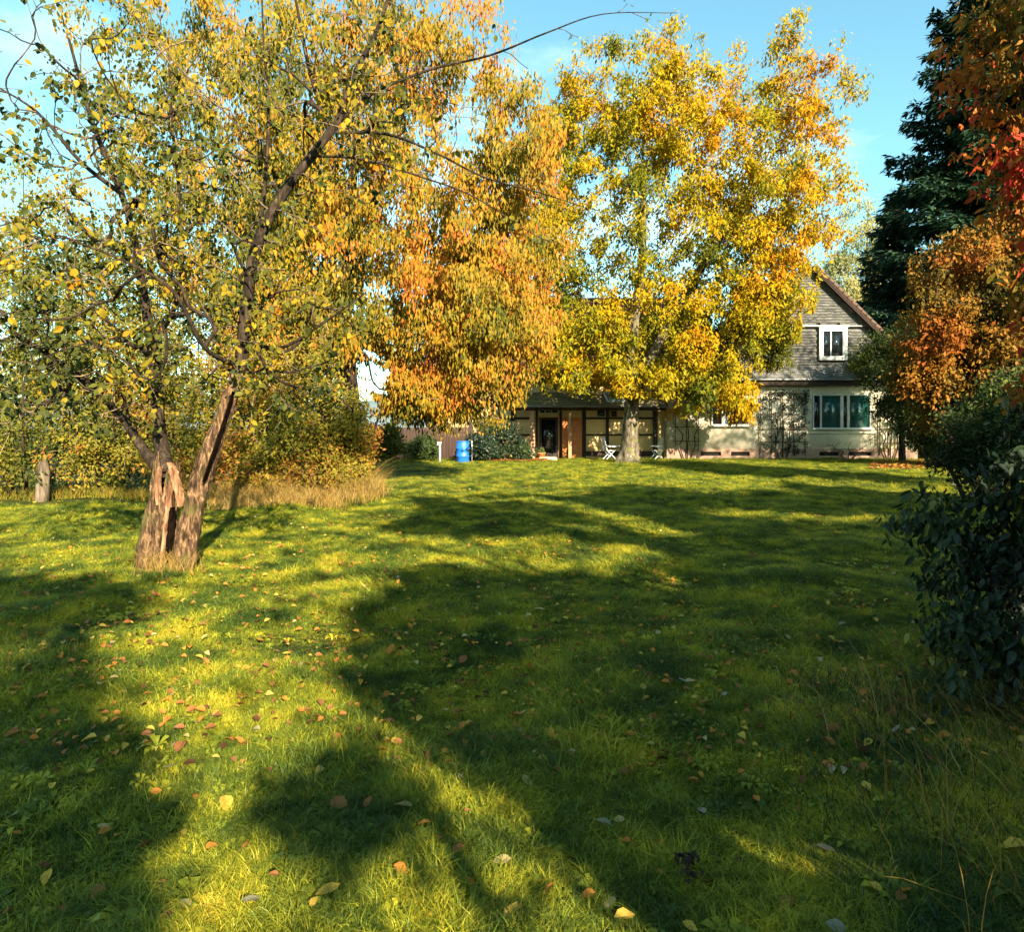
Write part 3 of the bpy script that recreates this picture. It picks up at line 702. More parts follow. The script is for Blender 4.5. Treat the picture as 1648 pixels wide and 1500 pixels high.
br_([a(500, 120, .4), a(480, 20, .6), a(460, -80, .6)], .03, .01, a(530, 215, .1))
br_([a(330, 560, -.5), a(280, 470, -.8), a(200, 420, -1.0), a(100, 380, -1.1)], .03, .008, a(386, 590, .15))
br_([a(450, 560, -.4), a(520, 520, -.6), a(590, 470, -.7)], .025, .006, a(392, 540, .2))
def am(x, y, rx, ry, dz=0, rd=1.2, w=1):
    c = px(x, y, D0 + dz); k = D0 / 1074; return (c[0], c[1], c[2], rx * k, rd, ry * k, w)
ape = [am(240, 420, 260, 260, .2, 1.6, 3.2), am(60, 500, 170, 190, 0, 1.4, 1.6), am(380, 250, 220, 240, .3, 1.5, 1.6), am(150, 150, 220, 150, .4, 1.5, 1.3),
       am(460, 480, 160, 130, -.1, 1.0, .8), am(560, 130, 170, 150, .2, 1.2, 1.3), am(640, 230, 120, 110, 0, 1.0, .5), am(170, 610, 170, 90, 0, 1.2, 1.3), am(430, 620, 110, 70, 0, .8, .6)]
tg = blob_targets(2300, ape, .5); tg = tg[tg[:, 2] > 1.45]
far_t = np.array([a(x, y, d) for x, y, d in ((720, 60, .5), (800, 40, .6), (850, 110, .5), (760, 130, .3), (930, 60, .5), (1010, 5, .6), (1040, 30, .5), (700, 330, -.5), (820, 350, -.6), (900, 390, -.7), (880, 270, 0), (960, 360, -.2), (760, 240, .2), (650, 300, -.3), (690, 180, .3), (640, 380, -.5), (560, 360, -.4), (600, 300, -.3))])
T.grow(np.vstack([tg, far_t]), .14, .016, .3, minz=1.3)
tips = T.tips[:]
T.finish(.22, .0022, .62)
# trunk surface with ridges and hollow
def trunk_surface(ids, sides, amp, seed, flare=0.0, ragged=0.0, cleft=None):
    P = spline(T.Pa[ids], 9); rr = spline(T.r[ids][:, None] * np.ones((1, 3)), 9)[:, 0]
    V, F = tubes(P, rr, np.zeros(len(P)), sides)
    C = np.repeat(P, sides, 0); o = V - C; ang = np.tile(np.arange(sides) * 2 * np.pi / sides, len(P))
    h = C[:, 2]
    rid = np.sin(ang * 5 + h * 1.3 + seed) * .5 + np.sin(ang * 9 - h * 2.1 + seed * 2) * .3
    nn = np.array([mnoise.fractal(Vector((v[0] * 5 + seed, v[1] * 5, v[2] * 2)), .6, 2.1, 4) for v in V])
    n2 = np.array([mnoise.fractal(Vector((v[0] * 22 + seed, v[1] * 22, v[2] * 4)), .7, 2.1, 3) for v in V])
    s = 1 + amp * (rid * .35 + nn * .9 - .45 * np.abs(n2)) + flare * np.exp(-np.maximum(h, 0) / .14) * (.6 + .5 * np.sin(ang * 4 + seed))
    V = C + o * s[:, None]
    if ragged:
        top = h > h.max() - .25; V[top, 2] += ragged * (np.array([mnoise.noise(Vector((math.cos(q) * 2.5, math.sin(q) * 2.5, seed))) for q in ang[top]])) * ((h[top] - h.max() + .25) / .25) * 2
    return V, F
V, F = trunk_surface(left, 72, .24, 1.0, .20, .22); npmesh('trunk', V, F, M['apple_bark'], ap, smooth=True)
V, F = trunk_surface(right[:25], 60, .23, 4.2, .22); npmesh('trunk', V, F, M['apple_bark'], ap, smooth=True)
# bare snag and heartwood strips; dark strips paint the shade of the hollow cleft
def strip(pts, w, m, name, seed, dy):
    P = spline(pts, 8); V = []; F = []
    for i, p in enumerate(P):
        t = i / (len(P) - 1); ww = w * (math.sin(math.pi * (.12 + .8 * t)) ** .7) * (1 + .3 * mnoise.noise(Vector((i * .5, seed, 0))))
        for k in range(7):
            s = k / 6 * 2 - 1; V.append((p[0] + s * ww, p[1] + dy - .07 * math.sqrt(max(0, 1 - s * s)) + .015 * mnoise.noise(Vector((s * 3, i * .7, seed))), p[2]))
    for i in range(len(P) - 1):
        for k in range(6): q = i * 7 + k; F.append((q, q + 1, q + 8, q + 7))
    return npmesh(name, np.array(V), np.array(F), m, ap, smooth=True)
strip([a(277, 930, -.15), a(277, 890, -.13), a(277, 850, -.12), a(282, 815, -.12)], .05, M['hollow'], 'hollow', 3, -.03)
strip([a(262, 905, -.20), a(268, 860, -.18), a(272, 820, -.175), a(276, 780, -.155)], .028, M['bare_wood'], 'bare_wood', 7, 0)
strip([a(290, 815, -.12), a(288, 795, -.13), a(282, 775, -.14), a(276, 752, -.13), a(272, 744, -.11)], .05, M['bare_wood'], 'broken_snag', 9, .02)
strip([a(256, 812, -.14), a(254, 785, -.14), a(256, 762, -.13), a(260, 750, -.10)], .03, M['bare_wood'], 'broken_snag', 11, .01)
strip([a(330, 775, -.12), a(345, 730, -.1), a(362, 680, -.02), a(378, 630, .03)], .016, M['hollow'], 'hollow', 13, 0)
T.chains = [c for c in T.chains]
# cut the stems already built from the chain list
done = set(left) | set(right[:24])
nc = []
for c in T.chains:
    c2 = [i for k, i in enumerate(c) if not (i in done and (k + 1 < len(c) and c[k + 1] in done))]
    if len(c2) > 1: nc.append(c2)
T.chains = nc
T.meshes(ap, M['dark_bark'], M['twig'], .012, 60)
# leaves along the fine twigs
Pn = T.Pa; par = np.array(T.par)
thin = np.where((T.r < .005) & (Pn[:, 2] > 1.1))[0]
def apple_keep(P):
    xx = P[:, 0] / P[:, 1] * 1074 + 824; yy = 688 - (P[:, 2] - EYE) / P[:, 1] * 1074
    bare = np.clip((xx - 620) / 120, 0, 1) * .9 + np.clip((170 - xx) / 150, 0, 1) * np.clip((230 - yy) / 120, 0, 1) * .8
    return rng.random(len(P)) > bare
apts = Pn[rng.choice(thin, 6600)]
apts = apts[apple_keep(apts)]
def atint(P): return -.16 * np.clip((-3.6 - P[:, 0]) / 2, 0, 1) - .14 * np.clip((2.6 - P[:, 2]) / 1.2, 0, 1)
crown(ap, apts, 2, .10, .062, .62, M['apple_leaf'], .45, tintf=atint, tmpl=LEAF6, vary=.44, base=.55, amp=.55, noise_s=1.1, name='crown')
def leaf_objects(parent, pts, colors, L, name='leaf', n=260, ratio=.62, droop=.9):
    """single large leaves as parts, sharing meshes"""
    ms = []
    for ci, c in enumerate(colors):
        me = bpy.data.meshes.new('leaf'); V, F, nf = leaves(np.zeros((1, 3)), np.array([[0, 0, -1.]]), np.array([[.2, -1, .2]]), L, L * ratio, LEAF6)
        me.from_pydata(V.tolist(), [], F.tolist()); me.materials.append(c[0])
        at = me.attributes.new('tint', 'FLOAT', 'FACE'); at.data.foreach_set('value', np.full(len(F), c[1], np.float32)); ms.append(me)
    base = np.array(parent.location)
    for i in range(n):
        o = bpy.data.objects.new(name, ms[i % len(ms)]); p = pts[i] - base; o.location = p
        o.rotation_euler = (random.gauss(0, .5), random.gauss(0, .5) , random.uniform(-1.2, 1.2)); o.scale = (1, 1, 1)
        s = random.uniform(.75, 1.35); o.scale = (s, s, s); link(o, parent)
fr = apts[np.argsort(apts[:, 1])][:1500]; fr = fr[rng.permutation(len(fr))[:240]]
leaf_objects(ap, fr + np.array([0, -.05, 0]), [(M['apple_leaf'], .8), (M['apple_leaf'], .72), (M['apple_leaf'], .88), (M['apple_leaf'], .4), (M['apple_leaf'], .3), (M['apple_leaf'], .6)], .085, n=240)

# --- cherry with hanging orange leaves
def deciduous(name, label, loc, trunk_pts, trunk_r, ells, ntarget, per, spread, L, ratio, m, bark, droop, base=.5, amp=.9, noise_s=.35, seed=0, rbranch=.03, step=.5, tintf=None, minz=1.5, power=.5, rbase=None, keep=None, twig=None, leafn=1, vary=.35, face=None, up=.15, group=None, maxb=40):
    t_ = thing(name, label, name.split('_')[-1], loc, group)
    T = Tree()
    for k, (tp, tr) in enumerate(zip(trunk_pts, trunk_r)): T.limb(tp, tr, 5)
    tg = ball(ntarget, ells, power); tg = tg[tg[:, 2] > .3]
    T.grow(tg, step, .05, up, minz=minz)
    T.finish(rbase or trunk_r[0][-1], .008 if rbase is None else .006, .5)
    T.meshes(t_, bark, twig or M['twig'], rbranch, maxb)
    thin = np.where(T.r < .02)[0] 
    pts = T.Pa[T.tips]; pts = np.vstack([pts, T.Pa[rng.choice(thin, int(len(pts) * leafn))]]) + rnd(int(len(pts)) + int(len(pts) * leafn)) * .1
    crown(t_, pts, per, spread, L, ratio, m, droop, tintf=tintf, base=base, amp=amp, noise_s=noise_s, seed=seed, keep=keep, vary=vary, face=face)
    return t_
def el(x, y, rx, ry, D, rd, w=1):
    c = px(x, y, D); k = D / 1074; return (c[0], D, c[2], rx * k, rd, ry * k, w)

DC = 17.5
ce = [el(640, 420, 260, 230, DC, 3.4, 3.4), el(560, 160, 280, 200, DC, 3, 2.6), el(720, 590, 150, 90, DC + 1, 2, 1.6), el(330, 80, 230, 130, DC + 1, 2.4, 1.5), el(800, 340, 115, 240, DC, 2.4, 2.2), el(790, 520, 110, 90, DC, 2, 1.2), el(500, 560, 90, 100, DC + 1, 2, .9), el(690, 640, 100, 50, DC + 1, 1.6, 1.2), el(590, 540, 60, 60, DC, 1.5, .5), el(500, 330, 130, 150, DC, 2, 1.6), el(460, 500, 120, 110, DC, 2, 1.6), el(760, 470, 130, 150, DC + 1, 2, 1.6), el(850, 240, 60, 120, DC, 1.5, .6),
      el(430, 380, 200, 180, DC, 2.4, 1.4), el(680, 60, 160, 110, DC, 2.4, 1.0), el(800, 620, 70, 80, DC + 2, 1, .35), el(300, 300, 180, 170, DC + 1, 2, .9)]
cx0 = px(560, 0, DC)[0]
def cherry_keep(P):
    xx = P[:, 0] / P[:, 1] * 1074 + 824; yy = 688 - (P[:, 2] - EYE) / P[:, 1] * 1074
    wv = .35 * np.sin(P[:, 0] * 9 + 3 * np.sin(P[:, 2] * 5)) + .3 * np.sin(P[:, 2] * 13 + P[:, 0] * 4) + rng.normal(0, .25, len(P))
    gap = ((xx - 596) / 27) ** 2 + ((yy - 606) / 46) ** 2 < 1 + 1.4 * wv
    gap |= ((xx - 745) / 45) ** 2 + ((yy - 195) / 50) ** 2 < .8 + wv
    low = (yy > 705 + 12 * wv) & (xx > 600) | (yy > 655) & (xx > 830)
    return ~gap & ~low
deciduous('cherry_tree', 'big cherry tree with drooping orange and yellow leaves behind the old split tree', (cx0, DC, 0),
          [[(cx0, DC, -.1), (cx0 + .1, DC, 2), (cx0 - .1, DC, 4), (cx0, DC, 6.5), (cx0 + .2, DC, 9)]], [[.27, .22, .19, .15, .08]], ce, 2300, 26, .38, .14, .34, M['cherry_leaf'], M['dark_bark'], 1.3,
          base=.48, amp=.75, noise_s=.8, seed=3, tintf=lambda P: .13 * np.clip((P[:, 0] + 4) / 3, -1, 1) - .04, keep=cherry_keep, minz=1.8, vary=.45, leafn=2.2, twig=M['pale_twig'])

# --- walnut
DW = 30.0
we = [el(1235, 520, 62, 80, DW, 2.5, 1.3), el(1010, 180, 150, 110, DW, 4, 2.4), el(1120, 200, 110, 110, DW, 3.5, 1.2), el(1190, 400, 130, 130, DW, 4, 1.2), el(1130, 330, 190, 150, DW, 5, 3), el(960, 400, 110, 170, DW, 4, 1.6), el(1260, 140, 100, 100, DW, 3, .9), el(1270, 330, 95, 120, DW, 3.5, 1.2), el(1330, 200, 60, 110, DW, 2, .28),
      el(1130, 520, 170, 100, DW, 4.5, 2), el(1220, 480, 100, 90, DW, 3.5, 1), el(930, 560, 90, 80, DW, 3, .8), el(1120, 620, 100, 45, DW - 1, 2, .7), el(900, 260, 60, 110, DW, 2.5, .9), el(880, 400, 60, 110, DW, 2.5, .9), el(1000, 610, 80, 40, DW - 1, 2, .4), el(1080, 90, 60, 60, DW, 2, .35)]
wx = px(1015, 0, DW)[0]
def wt(P): return .13 * np.clip((P[:, 2] - 9) / 8, -1, 1) + .09 * np.clip((P[:, 0] - 6) / 7, -1, 1)
def walnut_keep(P):
    xx = P[:, 0] / P[:, 1] * 1074 + 824; yy = 688 - (P[:, 2] - EYE) / P[:, 1] * 1074
    out = (yy > 640) & (xx < 1090)
    out |= (xx > 1325 + (yy - 440) * -.25) & (yy > 420) | ((xx > 1290) & (yy > 500))
    out |= (yy > 600 + (1130 - xx) * -.0) & (xx > 1180) & (yy < 602)
    return ~out
deciduous('walnut_tree', 'tall walnut tree in golden yellow leaf in front of the house', (wx, DW, 0),
          [[(wx - .1, DW, -.1), (wx, DW, 1.5), (wx + .1, DW, 3.5), (wx + .1, DW, 6), (wx + .5, DW, 9), (wx + .6, DW, 13)], [(wx + .1, DW, 3.3), (wx + 1.6, DW, 6), (wx + 3.6, DW, 9.5), (wx + 6, DW, 13)]],
          [[.42, .34, .30, .24, .17, .09], [.24, .2, .14, .07]], we, 2200, 23, .46, .19, .40, M['walnut_leaf'], M['walnut_bark'], .5,
          base=.50, amp=.75, noise_s=.5, seed=8, tintf=wt, keep=walnut_keep, minz=3.2, step=.7, rbranch=.05, vary=.4, leafn=2.4, twig=M['dark_bark'])
# orange bough of the walnut lit low before the wall
bo = deciduous('walnut_tree', 'bright orange young tree bough hanging before the curtained window', (px(1150, 0, 31)[0], 31, 0),
          [[(px(1128, 0, 31)[0], 31, 5.2), (px(1140, 0, 31)[0], 31, 4.6)]], [[.05, .03]], [el(1150, 635, 50, 32, 31, .9, 1), el(1190, 655, 28, 24, 31, .7, .5), el(1080, 660, 14, 10, 31, .4, .08)], 60, 34, .32, .2, .38, M['walnut_leaf'], M['twig'], .8, base=.86, amp=.25, minz=0, vary=.25)

# --- hedge of shrubs on the left
hs = []
shr = [(40, 560, 130, 200, 15.5, 'olive shrub at the left edge of the photo, tallest of the hedge'), (180, 620, 110, 150, 16, 'yellow green shrub behind the split trunk'),
       (330, 620, 130, 150, 15.8, 'golden shrub just right of the split trunk'), (455, 650, 110, 120, 15.2, 'dense yellow brown shrub above the dry grass'), (545, 700, 60, 75, 15.8, 'straw yellow shrub at the right end of the hedge')]
for i, (x, y, rx, ry, D, lab) in enumerate(shr):
    c = px(x, y, D)
    stems = []; rr = []
    for k in range(6):
        an = k * 1.05; dx = math.cos(an) * .5; dy = math.sin(an) * .5
        stems.append([(c[0] + dx * .4, D + dy * .4, -.05), (c[0] + dx * 1.1, D + dy, .8), (c[0] + dx * 1.8, D + dy * 1.6, 1.7), (c[0] + dx * 2.2, D + dy * 1.9, c[2] + ry * D / 1074 * rng.uniform(.7, 1.35))]); rr.append([.05, .035, .025, .008])
    zb = .25; e = [(c[0], D, c[2], rx * D / 1074, 1.3, ry * D / 1074, 1), (c[0], D - .3, 1.0, rx * D / 1074 * .95, 1.2, .9, .5)]
    deciduous('hedge_shrub', lab, (c[0], D, 0), stems, rr, e, 430, 22, .26, .08, .55, M['hedge_leaf'], M['dark_bark'], .3, base=.40 + .09 * i, amp=.8, noise_s=.8, seed=i * 3, minz=.2, rbranch=.02, step=.3, rbase=.03, twig=M['pale_twig'], vary=.4, group='shrubs of the hedge on the left', maxb=12, up=.3)
for (x, y, rx, ry, D, lab, b) in ((405, 772, 45, 24, 14.6, 'low golden bramble in the dry grass right of the split trunk', .75), (500, 765, 55, 30, 14.9, 'low reddish bramble tangle in the dry grass', .85), (560, 770, 35, 22, 15.1, 'small straw coloured bramble at the right end of the dry grass', .65)):
    c = px(x, y, D)
    deciduous('bramble_bush', lab, (c[0], D, 0), [[(c[0] + q, D, -.05), (c[0] + q * 1.5, D, .35)] for q in (-.3, 0, .3)], [[.015, .01]] * 3,
              [(c[0], D, max(c[2], .45), rx * D / 1074, .5, ry * D / 1074 + .1, 1)], 170, 12, .2, .06, .5, M['hedge_leaf'], M['pale_twig'], .2, base=b, amp=.5, minz=0, step=.2, rbase=.012, maxb=4, twig=M['pale_twig'], group='brambles in the dry grass')
# trunk of a felled tree before the hedge
sxp = px(88, 0, 15.0)[0]
o_v, o_f = lathe([(0, -.1), (.16, -.1), (.14, .15), (.125, .4), (.13, .6), (.10, .78), (.06, .88), (0, .82)], sxp, 14.6, 20)
for i, v in enumerate(o_v): 
    q = 1 + .22 * mnoise.noise(Vector((v[0] * 6, v[1] * 6, v[2] * 4))); v[0] = sxp + (v[0] - sxp) * q + v[2] * .03; v[1] = 14.6 + (v[1] - 14.6) * q
o = npmesh('tree_stump', o_v, o_f, M['pale_bark'], smooth=True); tag(o, 'pale stump of a cut tree at the foot of the hedge on the far left', 'stump')

# --- spruce right, behind; smaller spruce; birch
def conifer(label, x, y, H, Rb, n_wh, zb, leafn, tone=0, cutx=None, name='spruce_tree'):
    t_ = thing(name, label, 'tree', (x, y, 0))
    V, F = tubes(np.array([(x, y, -.2), (x, y, H * .4), (x, y, H * .8), (x, y, H)]), np.array([.02 * H, .014 * H, .006 * H, .01]), np.zeros(4), 10); npmesh('trunk', V, F, M['dark_bark'], t_, smooth=True)
    Ps = []; Ds = []; Ns = []; bP = []; bR = []; bC = []; ci = 0
    for w in range(n_wh):
        f = w / n_wh; z = zb + (H - zb) * f ** .95; rad = Rb * (1 - f) ** .85 + .15
        for b in range(11):
            an = rng.uniform(0, 2 * math.pi); rl = rad * rng.uniform(.75, 1.18); d = np.array([math.cos(an), math.sin(an), 0])
            m = 7; u = np.linspace(0, 1, m)[:, None]
            P = np.array([x, y, z]) + d * rl * u + np.array([0, 0, 1.]) * rl * (-.42 * u + .30 * u ** 2.5)
            bP.append(P); bR.append(np.linspace(.03, .006, m)); bC.append(np.full(m, ci)); ci += 1
            k = int(leafn * rl); uu = rng.uniform(.12, 1.0, k); base = np.array([x, y, z]) + d * rl * uu[:, None] + np.array([0, 0, 1.]) * (rl * (-.42 * uu + .30 * uu ** 2.5))[:, None]
            side = np.array([-d[1], d[0], 0]); sgn = rng.choice([-1, 1], k)[:, None]; off = rng.uniform(0, .38, (k, 1)) * rl * (1.15 - uu[:, None]) * .8
            Ps.append(base + side * sgn * off + np.array([0, 0, -1.]) * off * .35 + rng.normal(0, .05, (k, 3)))
            Ds.append(side * sgn * .8 + d * .7 + rng.normal(0, .35, (k, 3)) + np.array([0, 0, -.35])); Ns.append(np.tile([0, -.3, 1.], (k, 1)) + rng.normal(0, .3, (k, 3)))
    V, F = tubes(np.concatenate(bP), np.concatenate(bR), np.concatenate(bC), 4); npmesh('branches', V, F, M['dark_bark'], t_, kind='stuff')
    P = np.concatenate(Ps); D = np.concatenate(Ds); Nn = np.concatenate(Ns); k = len(P)
    Lr = rng.uniform(.22, .6, k); V, F, nf = leaves(P, D, Nn, Lr, Lr * .36, LEAF2)
    tn = np.clip(.45 + tone + rng.normal(0, .2, k), 0, 1); npmesh('crown', V, F, M['spruce'], t_, tint=np.repeat(tn, nf), kind='stuff')
    return t_
conifer('huge dark spruce towering behind the shrubs on the right', px(1635, 0, 38)[0], 38, 36, 9.8, 80, 1.5, 62, 0)
conifer('smaller dark spruce beyond the gable, left of the huge spruce', px(1440, 0, 44)[0], 44, 17.5, 3.6, 34, 2, 40, .25)
DB = 75
def birch(x, ytop, lab, rx):
    c = px(x, ytop, DB); H = c[2]
    deciduous('birch_tree', lab, (c[0], DB, 0), [[(c[0], DB, -.1), (c[0] + .1, DB, H * .4), (c[0], DB, H * .75), (c[0] + .2, DB, H * .95)]], [[.24, .18, .1, .04]],
              [(c[0], DB, H * .62, rx, 2.5, H * .36, 1), (c[0], DB, H * .4, rx * 1.1, 2.5, H * .2, .5)], 560, 30, .9, .24, .6, M['birch_leaf'], M['pale_bark'], 1.0, base=.55, amp=.8, minz=3, step=.8, group='birches beyond the house')
birch(1395, 300, 'pale thin birch beyond the gable against the sky', 4.6)
birch(1350, 395, 'low sparse birch directly beyond the gable ridge', 3.6)

# --- right side shrubs
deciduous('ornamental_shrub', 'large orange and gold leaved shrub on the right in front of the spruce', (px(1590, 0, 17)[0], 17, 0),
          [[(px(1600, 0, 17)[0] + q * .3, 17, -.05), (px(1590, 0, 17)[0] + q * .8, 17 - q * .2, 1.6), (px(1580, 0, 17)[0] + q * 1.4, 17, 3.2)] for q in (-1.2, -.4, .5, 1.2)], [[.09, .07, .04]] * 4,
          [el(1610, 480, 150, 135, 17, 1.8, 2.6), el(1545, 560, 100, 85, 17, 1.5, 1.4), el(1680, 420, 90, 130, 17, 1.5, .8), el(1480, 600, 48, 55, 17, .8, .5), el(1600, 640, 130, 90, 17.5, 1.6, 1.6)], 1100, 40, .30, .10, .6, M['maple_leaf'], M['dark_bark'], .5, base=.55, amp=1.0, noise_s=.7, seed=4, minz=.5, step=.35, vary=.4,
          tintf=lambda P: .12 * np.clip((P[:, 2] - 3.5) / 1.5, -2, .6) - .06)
deciduous('evergreen_shrub', 'dark green shrub with low boughs right of the teal window', (px(1520, 0, 27)[0], 27, 0),
          [[(px(1530, 0, 27)[0] + q * .5, 27, -.05), (px(1525, 0, 27)[0] + q, 27, 1.4)] for q in (-1.5, -.3, .9, 1.8)], [[.07, .05]] * 4,
          [el(1530, 640, 90, 95, 27, 2, 2), el(1590, 700, 80, 50, 26, 2, 1), el(1480, 690, 30, 45, 27.5, 1, .4)], 520, 34, .4, .13, .5, M['green_leaf'], M['dark_bark'], .4, base=.25, amp=.7, minz=.1, step=.4)
deciduous('small_tree', 'green tree whose boughs cover the right corner of the gable', (px(1440, 0, 31)[0], 31, 0),
          [[(px(1452, 0, 31)[0], 31, -.05), (px(1450, 0, 31)[0], 31, 2), (px(1436, 0, 31)[0], 31, 4.2)]], [[.13, .11, .06]],
          [el(1420, 580, 52, 50, 31, 1.6, 1.6), el(1440, 650, 40, 50, 31, 1.3, .8), el(1465, 560, 40, 60, 31, 1.5, .9)], 330, 34, .36, .12, .5, M['green_leaf'], M['dark_bark'], .4, base=.38, amp=.7, minz=1.2, step=.4)
deciduous('evergreen_shrub', 'dark shrub in shade below the orange shrub, beside the lawn edge', (px(1600, 0, 13)[0], 13, 0),
          [[(px(1600, 0, 13)[0] + q * .5, 13, -.05), (px(1600, 0, 13)[0] + q, 13, .9)] for q in (-.9, -.2, .5, 1.2)], [[.05, .04]] * 4,
          [el(1615, 695, 95, 65, 13, 1.2, 2), el(1660, 640, 70, 60, 13, 1.1, 1), el(1575, 740, 65, 40, 13, 1, .8)], 560, 26, .25, .085, .5, M['green_leaf'], M['dark_bark'], .3, base=.26, amp=.9, minz=.1, step=.3)
for (x, y, rx, ry, D, lab, b) in ((60, 440, 150, 190, 21, 'tall thin olive tree behind the hedge at the far left', .35), (250, 470, 140, 150, 23, 'yellowing tree behind the hedge and the split tree', .5), (440, 560, 110, 90, 22, 'low golden tree behind the hedge left of the sky gap', .55)):
    c = px(x, y, D)
    deciduous('background_tree', lab, (c[0], D, 0), [[(c[0], D, -.1), (c[0] + .1, D, 1.6), (c[0], D, 3.4)]], [[.14, .11, .07]],
              [(c[0], D, c[2], rx * D / 1074, 2, ry * D / 1074, 1), (c[0], D, 2.4, rx * D / 1074 * .9, 1.6, 1.4, .4)], 420, 17, .4, .11, .55, M['hedge_leaf'], M['dark_bark'], .6, base=b, amp=.7, noise_s=.6, minz=1, step=.4, vary=.4, leafn=1.2, twig=M['pale_twig'])
# rhododendron by the porch, bushes on the left of it
for (x, y, rx, ry, D, lab, m, b) in ((800, 708, 48, 32, 31.8, 'dark glossy evergreen bush left of the porch', 'dark_leaf', .5), (838, 728, 18, 14, 32.2, 'low dark bush in front of the porch panels', 'dark_leaf', .75),
                              (618, 712, 30, 34, 29.5, 'yellow green bush at the left end of the plank fence', 'hedge_leaf', .3), (680, 724, 30, 22, 31.5, 'small green bush by the white tap post', 'green_leaf', .5),
                              (770, 722, 22, 22, 30.9, 'small dark bush right of the blue barrel', 'dark_leaf', .4)):
    c = px(x, y, D)
    deciduous('bush', lab, (c[0], D, 0), [[(c[0] + q, D, -.05), (c[0] + q * 1.5, D, .45)] for q in (-.3, 0, .3)], [[.03, .02]] * 3,
              [(c[0], D, c[2], rx * D / 1074, .7, ry * D / 1074, 1)], 130, 30, .26, .13, .45, M[m], M['dark_bark'], .2, base=b, amp=.5, minz=0, step=.3, rbase=.02, maxb=4)

# climbing vines on the trellises
def vine(label, x0, x1, z1, n, leaves_n, m, dens=1.0, y=HY - .16):
    cx = (x0 + x1) / 2; t_ = thing('climbing_vine', label, 'vine', (cx, y, 0))
    T = Tree()
    for k in range(3): T.limb([(cx + (k - 1) * .18, y, -.02), (cx + (k - 1) * .38, y - .02, .22 * z1), (cx + (k - 1) * .3 + .06, y, .4 * z1), (cx + (k - 1) * .7, y - .03, .6 * z1)], [.035, .03, .025, .018], 5)
    tg = np.stack([rng.uniform(x0, x1, n), y - rng.uniform(0, .12, n), rng.uniform(.4, z1, n) ** 1.0], -1)
    T.grow(tg, .15, .05, .2); T.finish(.025, .006, .5); T.meshes(t_, M['dark_bark'], M['dark_bark'], .018, 6)
    if leaves_n:
        pts = T.Pa[T.tips]; pts = pts[rng.random(len(pts)) < (.4 + .6 * (pts[:, 2] / z1) ** 2) * dens]
        crown(t_, pts, leaves_n, .2, .09, .6, m, .5, base=.3, amp=.6, name='foliage')
vine('nearly bare vine on the trellis left of the curtained window', hx(1078), hx(1132), 3.0, 60, 3, M['hedge_leaf'])
vine('dense dark vine climbing to the eaves between the two windows', hx(1215), hx(1300), 3.5, 240, 18, M['dark_leaf'])
vine('thin vine creeping below the wide teal window', hx(1325), hx(1400), .9, 60, 0, M['hedge_leaf'])
vine('mossy vine with pale leaves on the right house corner', hx(1402), hx(1458), 2.9, 150, 10, M['hedge_leaf'])

# --- near shrubs at the right edge
def nearshrub(name, label, base, stems, ells, n, per, L, m, b, amp, nobj, cols, minz=.2, ratio=.5, droop=.5, seed=0, spread=.12):
    t_ = thing(name, label, 'shrub', base)
    T = Tree()
    for s_ in stems: T.limb(s_, list(np.linspace(.028, .012, len(s_))), 5)
    tg = ball(n, ells, .6); tg = tg[tg[:, 2] > .08]
    T.grow(tg, .12, .03, .15, minz=minz); T.finish(.02, .0028, .5); T.meshes(t_, M['dark_bark'], M['dark_bark'], .01, 20)
    pts = T.Pa[T.tips]; extra = T.Pa[rng.choice(np.where(T.r < .006)[0], n)]
    pts = np.vstack([pts, extra])
    crown(t_, pts, per, spread, L, ratio, m, droop, tmpl=LEAF6, base=b, amp=amp, noise_s=1.6, seed=seed, vary=.4)
    vis = pts[pts[:, 0] / pts[:, 1] < .79]
    vis = vis[np.argsort(vis[:, 1])][:nobj * 3]; nn = min(nobj, len(vis))
    leaf_objects(t_, vis[rng.permutation(len(vis))[:nn]] + rnd(nn) * .06, cols, L * 1.15, n=nn, ratio=ratio)
    return t_
nearshrub('dogwood_shrub', 'tall shrub with red, orange and olive leaves at the upper right edge', (4.3, 4.9, 0),
          [[(4.3 + q * .2, 4.9 + q * .1, -.03), (4.35 + q * .3, 4.9, 1.6), (4.1 + q * .35, 4.8, 3.0), (3.9 + q * .3, 4.7, 4.0)] for q in (-1, 0, 1, 1.8)],
          [(3.97, 4.7, 4.2, .92, .6, .75, 2.6), (3.95, 4.7, 3.45, .72, .6, .4, 1.3), (4.05, 4.7, 2.7, .6, .5, .5, .9), (4.1, 4.6, 2.0, .6, .5, .5, .9), (3.7, 4.6, 4.5, .5, .4, .4, .6)], 950, 8, .066, M['red_leaf'], .50, .7, 220,
          [(M['red_leaf'], .95), (M['red_leaf'], .6), (M['red_leaf'], .75), (M['red_leaf'], .3), (M['red_leaf'], .05)], minz=1.0, ratio=.42, seed=2)
